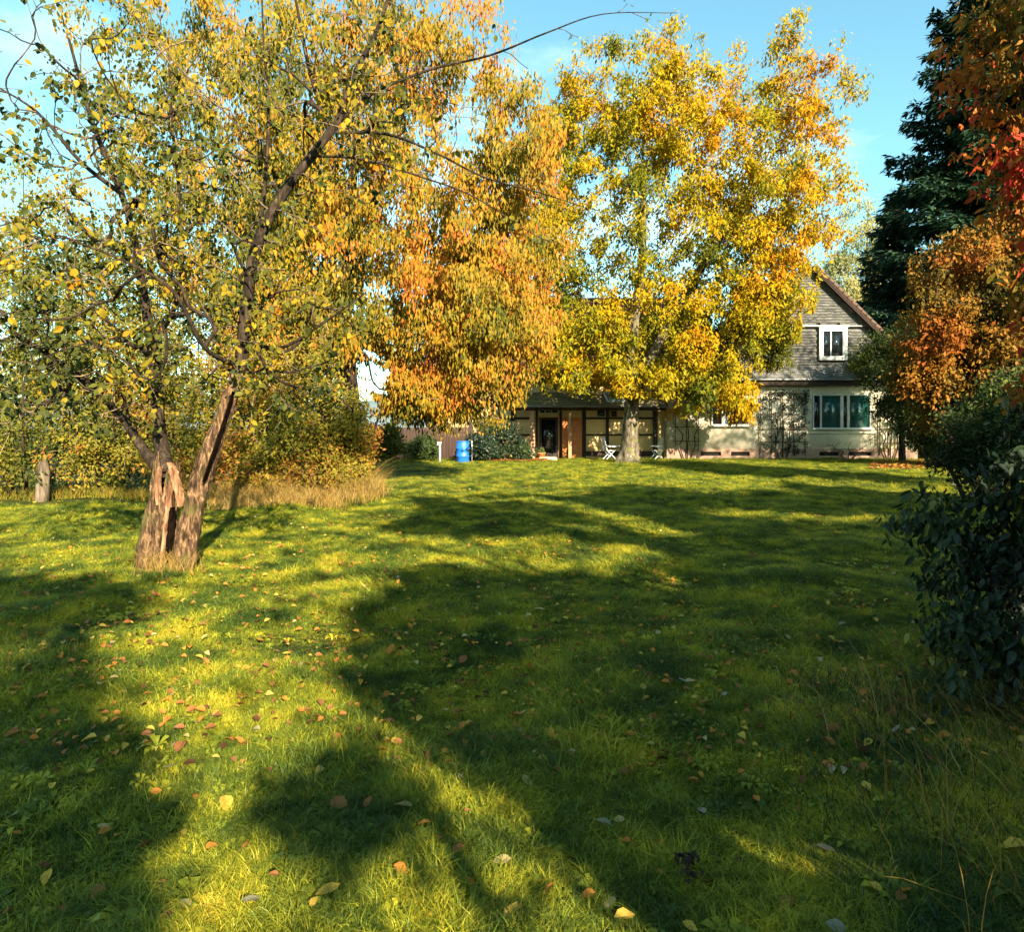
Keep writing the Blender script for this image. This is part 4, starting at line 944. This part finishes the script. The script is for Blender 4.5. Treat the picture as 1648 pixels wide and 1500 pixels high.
nearshrub('evergreen_shrub', 'dark leafy bush in deep shade at the right edge of the lawn', (3.5, 4.3, 0),
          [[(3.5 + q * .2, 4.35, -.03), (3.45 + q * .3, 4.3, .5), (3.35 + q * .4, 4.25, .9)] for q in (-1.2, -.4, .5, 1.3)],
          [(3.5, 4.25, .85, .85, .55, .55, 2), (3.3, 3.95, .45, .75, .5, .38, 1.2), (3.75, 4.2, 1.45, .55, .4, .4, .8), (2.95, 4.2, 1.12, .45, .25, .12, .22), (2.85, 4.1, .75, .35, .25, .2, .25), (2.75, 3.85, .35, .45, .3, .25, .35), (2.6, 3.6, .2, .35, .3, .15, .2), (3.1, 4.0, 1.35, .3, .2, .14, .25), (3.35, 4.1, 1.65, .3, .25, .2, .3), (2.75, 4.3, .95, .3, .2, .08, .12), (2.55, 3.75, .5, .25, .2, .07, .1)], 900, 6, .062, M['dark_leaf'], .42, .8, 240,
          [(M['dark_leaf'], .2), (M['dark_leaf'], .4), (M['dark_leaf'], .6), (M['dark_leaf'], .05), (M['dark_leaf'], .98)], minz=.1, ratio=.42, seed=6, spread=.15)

# ------------------------------------------------------------------ trees behind and beside the camera: they shade the lawn
# sun patches wanted on the lawn (metres); crowns are cut open to let them through
def gp(pts): return np.array([((x - 824) * 1.6 / (y - 688), 1718.4 / (y - 688)) for x, y in pts])
SUN_PATCHES = [gp(p) for p in (
    [(330, 790), (640, 790), (690, 822), (620, 850), (680, 866), (820, 864), (1000, 880), (1090, 905), (1080, 922), (900, 924), (700, 914), (600, 925), (640, 955), (540, 985), (600, 1020), (530, 1060), (600, 1130), (560, 1180), (500, 1250), (450, 1330), (500, 1400), (560, 1500), (600, 1700), (270, 1700), (275, 1500), (265, 1400), (225, 1290), (250, 1200), (150, 1120), (165, 1030), (240, 985), (210, 940), (0, 930), (-300, 880), (-300, 800)],
    [(560, 1110), (650, 1160), (810, 1280), (890, 1345), (760, 1350), (610, 1230)],
    [(620, 1500), (550, 1330), (690, 1345), (900, 1400), (1100, 1500), (1200, 1700), (700, 1700)],
    [(560, 743), (1200, 743), (1600, 755), (1600, 800), (1300, 788), (1000, 778), (950, 798), (560, 802)],
    [(1130, 815), (1440, 838), (1430, 848), (1150, 826)],
    [(1320, 1010), (1480, 1035), (1470, 1065), (1340, 1062)],
    [(1230, 1335), (1420, 1380), (1420, 1460), (1240, 1420)],
    [(1060, 925), (1150, 930), (1140, 955), (1070, 952)])]
def inpoly(P, poly):
    x, y = P[:, 0], P[:, 1]; c = np.zeros(len(P), bool); j = len(poly) - 1
    for i in range(len(poly)):
        xi, yi = poly[i]; xj, yj = poly[j]
        t = ((yi > y) != (yj > y)) & (x < (xj - xi) * (y - yi) / (yj - yi + 1e-12) + xi); c ^= t; j = i
    return c
def shade_keep(P):
    t = (P[:, 2] - .06) * COT; G = np.stack([P[:, 0] + sh.x * t, P[:, 1] + sh.y * t], -1)
    wob = np.stack([np.sin(G[:, 1] * 9 + 2 * np.sin(G[:, 0] * 5)), np.sin(G[:, 0] * 8 + 1.5 * np.sin(G[:, 1] * 4))], -1)
    G = G + wob * (.012 * G[:, 1:2] + .02) + rng.normal(0, 1, G.shape) * (.012 * G[:, 1:2] + .035) * (rng.random((len(P), 1)) < .6)
    op = np.zeros(len(P), bool)
    for g in SUN_PATCHES:
        for a_, b_ in ((0, 0), (.15, 0), (-.15, 0), (0, .06), (0, -.06)):
            op |= inpoly(G + np.array([sh.x * a_ + sh.y * b_, sh.y * a_ - sh.x * b_]), g)
    near = G[:, 1] < 6
    op &= rng.random(len(P)) > .010
    k_ = (4.7 - P[:, 1]) / sh.y; X_ = P[:, 0] + sh.x * k_; Z_ = P[:, 2] - k_ / COT          # the dogwood stands in the sun
    op |= (k_ > 0) & (X_ > 3.2) & (X_ < 5.2) & (Z_ > 2.6) & (Z_ < 5.4)
    op |= (G[:, 1] > 17) & (rng.random(len(P)) < .55)
    op |= G[:, 1] > 24
    op |= (G[:, 0] < -.80 * G[:, 1] - .5)
    return ~op
SHT = [((10.5, -2.5), [(8, -3, 9.5, 5, 4, 3, 1)], 'large unseen tree added behind the camera to block skylight, boughs reaching left'),  # this and the next: unseen, added to hold back skylight from the lawn
       ((-2.5, -8.5), [(-1.5, -7.5, 8, 4, 3, 2.6, 1)], 'unseen tree added behind the camera to block skylight, second from the left'),
       ((5.6, 2.0), [(6.0, 2.0, 2.2, 1.5, 1.9, 2.1, 1)], 'tall shrub added just out of view on the right to block skylight'),  # unseen shrubs from here, added to darken the lower right shade
       ((3.4, -2.6), [(3.2, -2.6, 1.9, 2.4, 1.1, 1.8, 1)], 'unseen shrub added right behind the camera to block skylight'),
       ((7.2, -4.9), [(3.0, -3.4, 6.6, 4.6, 3.6, 1.5, 1)], 'unseen spreading tree added so its boughs over the camera block skylight'),  # unseen canopy, added to cut the light from overhead
       ((-6.5, -9), [(-6.5, -9, 5.6, 4.2, 3.6, 4.2, 1)], 'unseen tree added behind the camera on the left to block skylight'),  # unseen left-hand trees, added to lower the ambient light
       ((-13, -1), [(-13, -1, 5.0, 3.6, 3.8, 4.0, 1)], 'tree added beside the lawn out of view on the left to block skylight'),
       ((5.5, -10.5), [(5.5, -10.5, 5.6, 3.2, 3.0, 3.0, 1)], 'tree behind the camera shading the near lawn'),
       ((9.5, -7), [(9.5, -7, 6.2, 3.2, 3.2, 3.8, 1)], 'broad tree behind the camera to the right'),
       ((6.5, -2.5), [(6.8, -2.5, 3.0, 2.2, 2.4, 2.1, 1)], 'low tree behind the camera close to the dark bush'),
       ((2.5, -6.5), [(2.2, -6.5, 3.2, 2.3, 2.2, 1.5, 1)], 'small tree straight behind the camera'),
       ((13.5, -2), [(13.5, -2, 5.5, 3.2, 3.2, 3.6, 1)], 'tree beside the lawn out of view on the right'),
       ((15, 4.5), [(15, 4.5, 4.6, 2.8, 3.2, 3.2, 1)], 'tree beside the lawn out of view, level with the bush')]
for (xy, e, lab) in SHT:
    t_ = thing('garden_tree', lab, 'tree', (xy[0], xy[1], 0), 'trees behind the camera')
    T = Tree(); c = e[0]
    T.limb([(xy[0], xy[1], -.1), (xy[0] + .1, xy[1], c[2] * .5), (xy[0] * .6 + c[0] * .4, xy[1] * .6 + c[1] * .4 + .1, c[2] * .92)], [.2, .15, .06], 5)
    T.grow(ball(160, e, .5), .5, .05, .1, minz=min(1.5, c[2] - c[5]))
    T.finish(.06, .006, .5); T.meshes(t_, M['dark_bark'], M['dark_bark'], .03, 12)
    vol = e[0][3] * e[0][4] * e[0][5]
    n = int(900 + vol * 85); pts = ball(n, e, .38)
    crown(t_, pts, 16, .35, .13, .66, M['shade_leaf'], .3, keep=shade_keep)

for (x, y, e, n, lab) in ((24.5, 14.5, [(24.5, 14.5, 11.2, 6.2, 5, 4.6, 1)], 1000, 'tall tree out of view on the right whose shade dapples the house front'),):
    t_ = thing('garden_tree', lab, 'tree', (x, y, 0))
    T = Tree(); T.limb([(x, y, -.1), (x + .2, y, 4), (x, y, 8), (x, y, 12)], [.3, .25, .18, .1], 5)
    T.grow(ball(260, e, .5), .7, .05, .1, minz=4); T.finish(.1, .01, .5); T.meshes(t_, M['dark_bark'], M['dark_bark'], .04, 12)
    crown(t_, ball(n, e, .4), 11, .5, .18, .6, M['shade_leaf'], .3)

# ------------------------------------------------------------------ lawn: grass tufts, dry stalks, fallen leaves
def blade_tuft(nb, hmin, hmax, spread, lean, w):
    V = []; F = []; k = 0
    for b in range(nb):
        an = rng.uniform(0, 2 * math.pi); r = spread * math.sqrt(rng.random()); x = r * math.cos(an); y = r * math.sin(an)
        h = rng.uniform(hmin, hmax); ln = rng.normal(0, lean, 2) * h + np.array([math.cos(an), math.sin(an)]) * h * .25; wa = rng.uniform(0, math.pi); wx, wy = math.cos(wa) * w / 2, math.sin(wa) * w / 2
        m1 = (x + ln[0] * .35, y + ln[1] * .35, h * .6); tp = (x + ln[0] * 1.1, y + ln[1] * 1.1, h * rng.uniform(.75, 1))
        V += [(x - wx, y - wy, -.005), (x + wx, y + wy, -.005), (m1[0] + wx * .8, m1[1] + wy * .8, m1[2]), (m1[0] - wx * .8, m1[1] - wy * .8, m1[2]), tp]
        F += [(k, k + 1, k + 2), (k, k + 2, k + 3), (k + 3, k + 2, k + 4)]; k += 5
    return V, F
def clover_tuft(nl):
    V = []; F = []; k = 0
    for b in range(nl):
        x, y = rng.normal(0, .035, 2); h = rng.uniform(.015, .04); s = rng.uniform(.006, .013); an = rng.uniform(0, 6.28)
        for q in range(3):
            a1 = an + q * 2.09; dx, dy = math.cos(a1) * s, math.sin(a1) * s; nx_, ny_ = -dy * .6, dx * .6; tl = rng.normal(0, .003)
            V += [(x, y, h), (x + dx + nx_, y + dy + ny_, h + tl), (x + 1.5 * dx, y + 1.5 * dy, h + .002), (x + dx - nx_, y + dy - ny_, h - tl)]; F += [(k, k + 1, k + 2), (k, k + 2, k + 3)]; k += 4
    return V, F
def gn_scatter(name, pts, rot, scl, variants, kind='stuff', label=None):
    me = bpy.data.meshes.new(name); me.vertices.add(len(pts)); me.vertices.foreach_set('co', np.asarray(pts, np.float32).ravel())
    a_ = me.attributes.new('rot', 'FLOAT_VECTOR', 'POINT'); a_.data.foreach_set('vector', np.asarray(rot, np.float32).ravel())
    b_ = me.attributes.new('scl', 'FLOAT_VECTOR', 'POINT'); b_.data.foreach_set('vector', np.asarray(scl, np.float32).ravel())
    o = bpy.data.objects.new(name, me); link(o); o['kind'] = kind
    if label: o['label'] = label; o['category'] = 'grass'
    cl = bpy.data.collections.new(name + '_sources')
    for V, F in variants:
        m2 = bpy.data.meshes.new('tuft'); m2.from_pydata([tuple(map(float, v)) for v in V], [], F); m2.materials.append(M['grass'])
        cl.objects.link(bpy.data.objects.new('tuft', m2))
    g = bpy.data.node_groups.new(name, 'GeometryNodeTree')
    g.interface.new_socket('Geometry', in_out='INPUT', socket_type='NodeSocketGeometry'); g.interface.new_socket('Geometry', in_out='OUTPUT', socket_type='NodeSocketGeometry')
    gi, go, ip, ci, n1, n2 = (g.nodes.new(k) for k in ('NodeGroupInput', 'NodeGroupOutput', 'GeometryNodeInstanceOnPoints', 'GeometryNodeCollectionInfo', 'GeometryNodeInputNamedAttribute', 'GeometryNodeInputNamedAttribute'))
    ci.inputs['Collection'].default_value = cl; ci.inputs['Separate Children'].default_value = True; ci.inputs['Reset Children'].default_value = True
    ip.inputs['Pick Instance'].default_value = True
    n1.data_type = 'FLOAT_VECTOR'; n1.inputs['Name'].default_value = 'rot'; n2.data_type = 'FLOAT_VECTOR'; n2.inputs['Name'].default_value = 'scl'
    l = g.links
    l.new(gi.outputs[0], ip.inputs['Points']); l.new(ci.outputs[0], ip.inputs['Instance']); l.new(n1.outputs[0], ip.inputs['Rotation']); l.new(n2.outputs[0], ip.inputs['Scale']); l.new(ip.outputs[0], go.inputs[0])
    md = o.modifiers.new('scatter', 'NODES'); md.node_group = g
    return o
def lawn_points(n, d0, d1, power):
    # density falls with distance: sample D with pdf ~ D^(1-power)
    u = rng.random(n); q = 2 - power
    D = (d0 ** q + u * (d1 ** q - d0 ** q)) ** (1 / q) if abs(q) > 1e-6 else d0 * (d1 / d0) ** u
    X = rng.uniform(-.86, .86, n) * D + rng.normal(0, .2, n); return X, D
def scatter_grass(name, n, d0, d1, power, var, s0, grow, label):
    X, D = lawn_points(n, d0, d1, power); P = np.stack([X, D], -1)
    ok = (D < HY - .3) & ~((X < -5.6 + (D - 14.5) * .9 * 0) & (D > 13.6) & (X < -(.235 * D - .2)))
    pt = np.array([mnoise.noise(Vector((x * .9, y * .9, 9.0))) + .5 * mnoise.noise(Vector((x * 3, y * 3, 5.0))) for x, y in zip(X, D)])
    ok &= rng.random(n) > np.clip((pt - .28) * 2.6, 0, .55)
    X, D = X[ok], D[ok]; n = len(X)
    tall = np.array([mnoise.noise(Vector((x * 1.1, y * 1.1, 4.0))) for x, y in zip(X, D)])
    s = s0 * (1 + grow * D) * (1 + .9 * tall) * rng.uniform(.7, 1.3, n)
    rot = np.stack([rng.normal(0, .12, n), rng.normal(0, .12, n), rng.uniform(0, 6.28, n)], -1)
    z = height(X, D) - .004
    return gn_scatter(name, np.stack([X, D, z], -1), rot, np.stack([s, s, s * np.clip(.74 - .012 * D, .42, 1)], -1), var, label=label)
tv = [blade_tuft(26, .018, .06, .05, .5, .0035) for _ in range(10)] + [blade_tuft(20, .04, .105, .045, .5, .004) for _ in range(5)] + [clover_tuft(7)]
scatter_grass('grass', 270000, 1.6, 34, 1.5, tv, .66, .07, 'short green and yellowish lawn grass')

def rosette(nl, L):
    V = []; F = []; k = 0
    for b in range(nl):
        an = b * 6.28 / nl + rng.normal(0, .2); l_ = L * rng.uniform(.6, 1.2); c, s_ = math.cos(an), math.sin(an); w_ = l_ * .17
        for u, ww, z in ((.05, .2, .004), (.5, .8, .022), (.75, 1, .026), (1, .02, .012)):
            V += [(c * l_ * u - s_ * w_ * ww, s_ * l_ * u + c * w_ * ww, z), (c * l_ * u + s_ * w_ * ww, s_ * l_ * u - c * w_ * ww, z)]
        F += [(k + 2 * q, k + 2 * q + 1, k + 2 * q + 3, k + 2 * q + 2) for q in range(3)]; k += 8
    return V, F
X, D = lawn_points(2600, 1.8, 16, 1.3)
gn_scatter('weeds', np.stack([X, D, height(X, D)], -1), np.stack([rng.normal(0, .1, 2600), rng.normal(0, .1, 2600), rng.uniform(0, 6.28, 2600)], -1), np.repeat(rng.uniform(.6, 1.3, (2600, 1)), 3, 1), [rosette(8, .07), rosette(6, .05), rosette(11, .06)], label='low broad leaved weeds flat among the lawn grass')

# dry standing grass at the foot of the hedge and at the lower right corner
def stalks(name, P, hmin, hmax, lean, w, m, label, cat='grass', dirx=0, hs_=None):
    V = []; F = []; k = 0; tn = []
    for i_, (x, y) in enumerate(P):
        z = float(height(x, y)); h = rng.uniform(hmin, hmax) * (1 if hs_ is None else hs_[i_]); l_ = rng.normal(0, lean, 2) * h + np.array([dirx * h, 0]); an = rng.uniform(-.6, .6); wx, wy = math.cos(an) * w / 2, math.sin(an) * w / 2
        prev = None; t0 = rng.random()
        for s_ in range(5):
            u = s_ / 4; c = (x + l_[0] * u ** 1.8, y + l_[1] * u ** 1.8, z + h * (u - .25 * u ** 3) - .01); ww = 1 - u * .85
            V += [(c[0] - wx * ww, c[1] - wy * ww, c[2]), (c[0] + wx * ww, c[1] + wy * ww, c[2])]
            if s_: F.append((k - 2, k - 1, k + 1, k)); tn.append(t0)
            k += 2
    o = npmesh(name, np.array(V), np.array(F), m, tint=tn, kind='stuff'); tag(o, label, cat); return o
cl = rng.random((150, 2)); cxx = 318 + 290 * cl[:, 0]; cD = 13.2 + 2.2 * cl[:, 1] ** .7 + np.clip((cxx - 470) / 140, 0, 1) * .8; ch_ = rng.uniform(.3, 1.15, 150) * (.65 + .5 * cl[:, 1])
wq = rng.integers(0, 150, 9000); xx = (cxx[wq] - 824) / 1074 * cD[wq] + rng.normal(0, .13, 9000); D = cD[wq] + rng.normal(0, .13, 9000)
stalks('dry_grass', np.stack([xx, D], -1), .25, 1.0, .5, .011, M['straw'], 'tall golden dry grass along the foot of the hedge', hs_=ch_[wq])
n = 2500; xx = rng.uniform(-60, 330, n); D = rng.uniform(14.8, 16.2, n)
stalks('dry_grass', np.stack([(xx - 824) / 1074 * D, D], -1), .12, .4, .35, .012, M['hedge_leaf'], 'rough grass under the hedge on the far left')
n = 420; an = rng.normal(0, 1, (n, 2)); stalks('dry_grass', np.stack([-3.62 + .13 * an[:, 0], 6.98 + .10 * an[:, 1]], -1), .1, .42, .3, .006, M['straw'], 'tuft of dry grass at the foot of the split trunk')
n = 480; xx = rng.uniform(1.35, 2.9, n); yy = rng.uniform(2.0, 3.9, n); ok = xx > .46 * yy; xx, yy = xx[ok], yy[ok]; stalks('dry_grass', np.stack([xx, yy], -1), .12, .55, .8, .0042, M['straw'], 'thin dry stalks leaning over the shaded corner at lower right', dirx=-.5)
n = 6500; xx = rng.uniform(1.1, 3.3, n); yy = rng.uniform(1.9, 4.4, n); ok = xx > .43 * yy + rng.normal(0, .2, n); xx, yy = xx[ok], yy[ok]; stalks('darkened_grass', np.stack([xx, yy], -1), .05, .16, .5, .005, M['dark_leaf'], 'longer grass coloured dark to deepen the shade under the dark bush')  # dark blade colour stands in for deeper shade in this corner

# fallen leaves
ZONES = [('lit', 'in the sunlit strip of lawn'), ('shade', 'in the shaded middle of the lawn'), ('left', 'in the shade left of the split trunk'), ('far', 'on the far lawn before the house')]
COLS = [(.05, 'dark brown'), (.27, 'rust brown'), (.46, 'orange'), (.62, 'golden yellow'), (.80, 'cream'), (.98, 'grey')]
def leafobj_mesh(t, curl):
    tm = LEAF6[0].copy(); tm[:, 2] *= curl; tm[4, 2] += .12 * curl
    V, F, nf = leaves(np.zeros((1, 3)), np.array([[0, 1., 0]]), np.array([[0, 0, 1.]]), 1, .62, (tm, LEAF6[1]))
    V = V - np.array([0, .5, 0])
    me = bpy.data.meshes.new('fallen_leaf'); me.from_pydata(V.tolist(), [], F.tolist()); me.materials.append(M['fallen'])
    at = me.attributes.new('tint', 'FLOAT', 'FACE'); at.data.foreach_set('value', np.full(len(F), t, np.float32)); return me
LM = [[leafobj_mesh(t, c) for c in (.6, 1.6, 2.6)] for t, _ in COLS]
def fall(x, y, ci, L, label, group, tilt=.35):
    o = bpy.data.objects.new('fallen_leaf', random.choice(LM[ci])); link(o)
    o.location = (x, y, float(height(x, y)) + .034 * (1 + .02 * y) + (.0 if y < 4 else .01)); o.rotation_euler = (random.gauss(0, tilt), random.gauss(0, tilt), random.uniform(0, 6.28)); o.scale = (L, L, L)
    tag(o, label, 'leaf', group); return o
NOTABLE = [(528, 1480, 3, .085, 'large golden leaf lying at the bottom edge left of the middle'), (982, 1464, 4, .075, 'large cream yellow leaf near the bottom edge, right of the middle'), (404, 1492, 5, .07, 'pale grey leaf cut by the bottom edge'),
    (833, 1488, 3, .05, 'small yellow leaf at the bottom edge in the middle'), (645, 1442, 2, .06, 'bright orange leaf lying near the bottom in lit grass'), (648, 1323, 4, .085, 'long curled cream leaf in the shade below the middle'),
    (272, 1257, 4, .075, 'white cream leaf in the sunlit strip at left'), (242, 1210, 3, .065, 'golden leaf just above the white cream leaf'), (143, 1208, 3, .085, 'long yellow leaf at the left edge of the sunlit strip'),
    (51, 1182, 1, .06, 'pinkish brown leaf near the left edge of the photo'), (275, 1117, 3, .065, 'round yellow leaf above a pale leaf in the lit strip'), (275, 1133, 4, .07, 'round pale leaf touching a yellow one in the lit strip'),
    (306, 1145, 3, .06, 'yellow leaf right of the pair of round leaves'), (452, 1140, 3, .075, 'bright yellow leaf in the middle of the lit strip'), (343, 1178, 4, .085, 'long pale folded leaf in the lit strip'),
    (395, 1217, 1, .065, 'brown leaf standing upright in the lit strip'), (290, 1228, 1, .09, 'reddish brown crumpled leaf in the lit strip'), (363, 1312, 3, .09, 'curled yellow brown leaf in the lower lit strip'),
    (545, 1315, 1, .10, 'large rust brown leaf at the border of light and shade'), (627, 1159, 1, .07, 'pinkish brown leaf at the top of the shaded lawn'), (833, 1174, 5, .07, 'pale grey leaf in the shaded middle'),
    (840, 1142, 4, .085, 'crumpled cream brown leaf above the pale grey leaf'), (915, 1176, 5, .05, 'small white curled leaf right of the pale grey leaf'), (848, 1267, 4, .08, 'pinkish cream leaf in the shaded lawn below the grey one'),
    (872, 1228, 3, .06, 'golden folded leaf in the shaded middle'), (690, 1240, 2, .055, 'small orange upright leaf left of the middle'), (971, 1330, 5, .07, 'pale blue grey leaf in shade near the bottom'),
    (682, 1356, 2, .055, 'orange leaf in shade near the bottom left of the middle'), (1245, 1017, 2, .09, 'bright orange leaf on the right part of the lawn'), (868, 990, 4, .10, 'cream leaf standing in the grass beyond the shade'),
    (853, 1068, 2, .08, 'orange cream leaf beyond the middle of the lawn'), (1394, 1283, 3, .06, 'golden leaf in the dark corner at right'), (1326, 1375, 5, .085, 'pale olive leaf in the dark right corner'),
    (1456, 1452, 2, .05, 'bright orange leaf in the dark lower right corner'), (1632, 1393, 3, .09, 'large yellow leaf at the lower right edge'), (1442, 1193, 5, .08, 'pale grey leaf below the dark bush'),
    (1100, 1112, 5, .08, 'pale grey leaf right of the middle in shade'), (745, 1060, 1, .09, 'rust leaf in the shade below the lit band'), (628, 1047, 2, .14, 'orange leaf at the left border of the shade'),
    (168, 1353, 2, .05, 'small orange leaf in the dark lower left'), (233, 1375, 1, .055, 'brown leaf at the left border of the lit strip'), (340, 1385, 2, .055, 'orange brown leaf upright in the lower lit strip')]
for (x, y, ci, L, lab) in NOTABLE:
    k = 1.6 / (y - 688); fall((x - 824) * k, 1074 * k, ci, L, lab, 'single fallen leaves on the lawn', .3)
GROUPS = {}
ZP = {'lit': [0.08, .30, .28, .26, .07, .01], 'shade': [.18, .36, .18, .14, .09, .05], 'left': [.24, .38, .14, .12, .07, .05], 'far': [.02, .2, .42, .3, .04, .02]}
def zone(x, y):
    u = x / y * 1074 + 824; v = 688 + 1718.4 / y
    if y > 13: return 'far'
    if u < 230 and v < 1230: return 'left'
    return 'lit' if any(inpoly(np.array([[x, y]]), g)[0] for g in SUN_PATCHES) else 'shade'
cnt = 0
while cnt < 255:
    D = 2.1 * (6.0) ** random.random(); x = random.uniform(-.78, .70) * D
    q = math.exp(-((x + 2.6) ** 2 / 12 + (D - 5.6) ** 2 / 12))
    if random.random() > .4 + .6 * q: continue
    if x > 1.9 and D < 5 and random.random() < .5: continue
    z = zone(x, D); ci = int(rng.choice(6, p=np.array(ZP[z]) / sum(ZP[z]))); zn = dict(ZONES)[z]
    L_ = random.uniform(.035, .075); sz = 'tiny' if L_ < .048 else 'small' if L_ < .062 else 'broad'
    wh = 'close to the bottom edge' if D < 3.3 else 'nearer than the split trunk' if D < 6.6 else 'level with the split trunk' if D < 8.2 else 'beyond the split trunk'
    if z == 'far': wh = 'seen small' 
    zs = {'lit': 'in sunlit grass', 'shade': 'on the shaded lawn', 'left': 'in the shade left of the split trunk', 'far': 'on the far lawn before the house'}[z]
    tl_ = '' if z in ('left', 'far') else ', ' + wh
    lab = f'{sz} {COLS[ci][1]} fallen leaf {zs}{tl_}'
    fall(x, D, ci, L_, lab, f'{sz} {COLS[ci][1]} fallen leaves {zs}{tl_}'); cnt += 1
# the uncountable rest
def litter(name, X, Y, Lm, tsamp, label, lift=.03):
    n = len(X); P = np.stack([X, Y, height(X, Y) + lift * (1 + .03 * Y)], -1); D = rnd(n) * np.array([1, 1, .3]); Nn = rnd(n) * .5 + np.array([0, -.2, 1.])
    L = Lm * rng.uniform(.6, 1.3, n); tq = LEAF6[0].copy(); tq[:, 2] *= 2.4; V, F, nf = leaves(P, D, Nn, L, L * .62, (tq, LEAF6[1]))
    o = npmesh(name, V, F, M['fallen'], tint=np.repeat(tsamp, nf), kind='stuff'); return tag(o, label, 'leaves')
n = 8000; D = 3 * (10.5) ** rng.random(n); X = rng.uniform(-.8, .8, n) * D; w = np.exp(-((X + 2.6) ** 2 / 14 + (D - 7) ** 2 / 14)); ok = (rng.random(n) < .28 + .5 * w) & ~((D > 13.4) & (X < -.21 * D))
X, D = X[ok], D[ok]; litter('leaf_litter', X, D, .048, np.clip(rng.choice([.05, .27, .46, .62, .8], len(X), p=[.16, .33, .28, .17, .06]) + rng.normal(0, .05, len(X)), 0, 1), 'small fallen leaves strewn through the lawn', .036)
n = 1500; X = rng.uniform(1400, 1570, n); D = rng.uniform(25.5, 31, n); litter('leaf_litter', (X - 824) / 1074 * D, D, .13, np.clip(rng.normal(.36, .08, n), 0, 1), 'red brown leaf litter under the shrubs at the right', .03)
n = 900; X = rng.uniform(790, 880, n); D = rng.uniform(31, 33, n); litter('leaf_litter', (X - 824) / 1074 * D, D, .12, np.clip(rng.normal(.3, .08, n), 0, 1), 'brown leaf litter before the porch', .03)
# dark rotting leaves in the lower right lawn
k = 1.6 / (1400 - 688); cx, cy = (1105 - 824) * k, 1074 * k
q = rng.normal(0, 1, (34, 2)) * np.array([.022, .028]); n = len(q)
P = np.stack([cx + q[:, 0], cy + q[:, 1], .01 + .03 * np.exp(-(q ** 2).sum(1) / .003) + rng.uniform(0, .015, n)], -1); Lr = rng.uniform(.02, .04, n)
tq = LEAF6[0].copy(); tq[:, 2] *= 2.8; V, F, nf = leaves(P, rnd(n) * np.array([1, 1, .5]), rnd(n) * .8 + np.array([0, 0, 1.]), Lr, Lr * .6, (tq, LEAF6[1]))
o = npmesh('rotting_leaves', V, F, M['soil'], kind='stuff'); tag(o, 'dark clump of rotting leaves in the shaded grass at lower right', 'leaves')
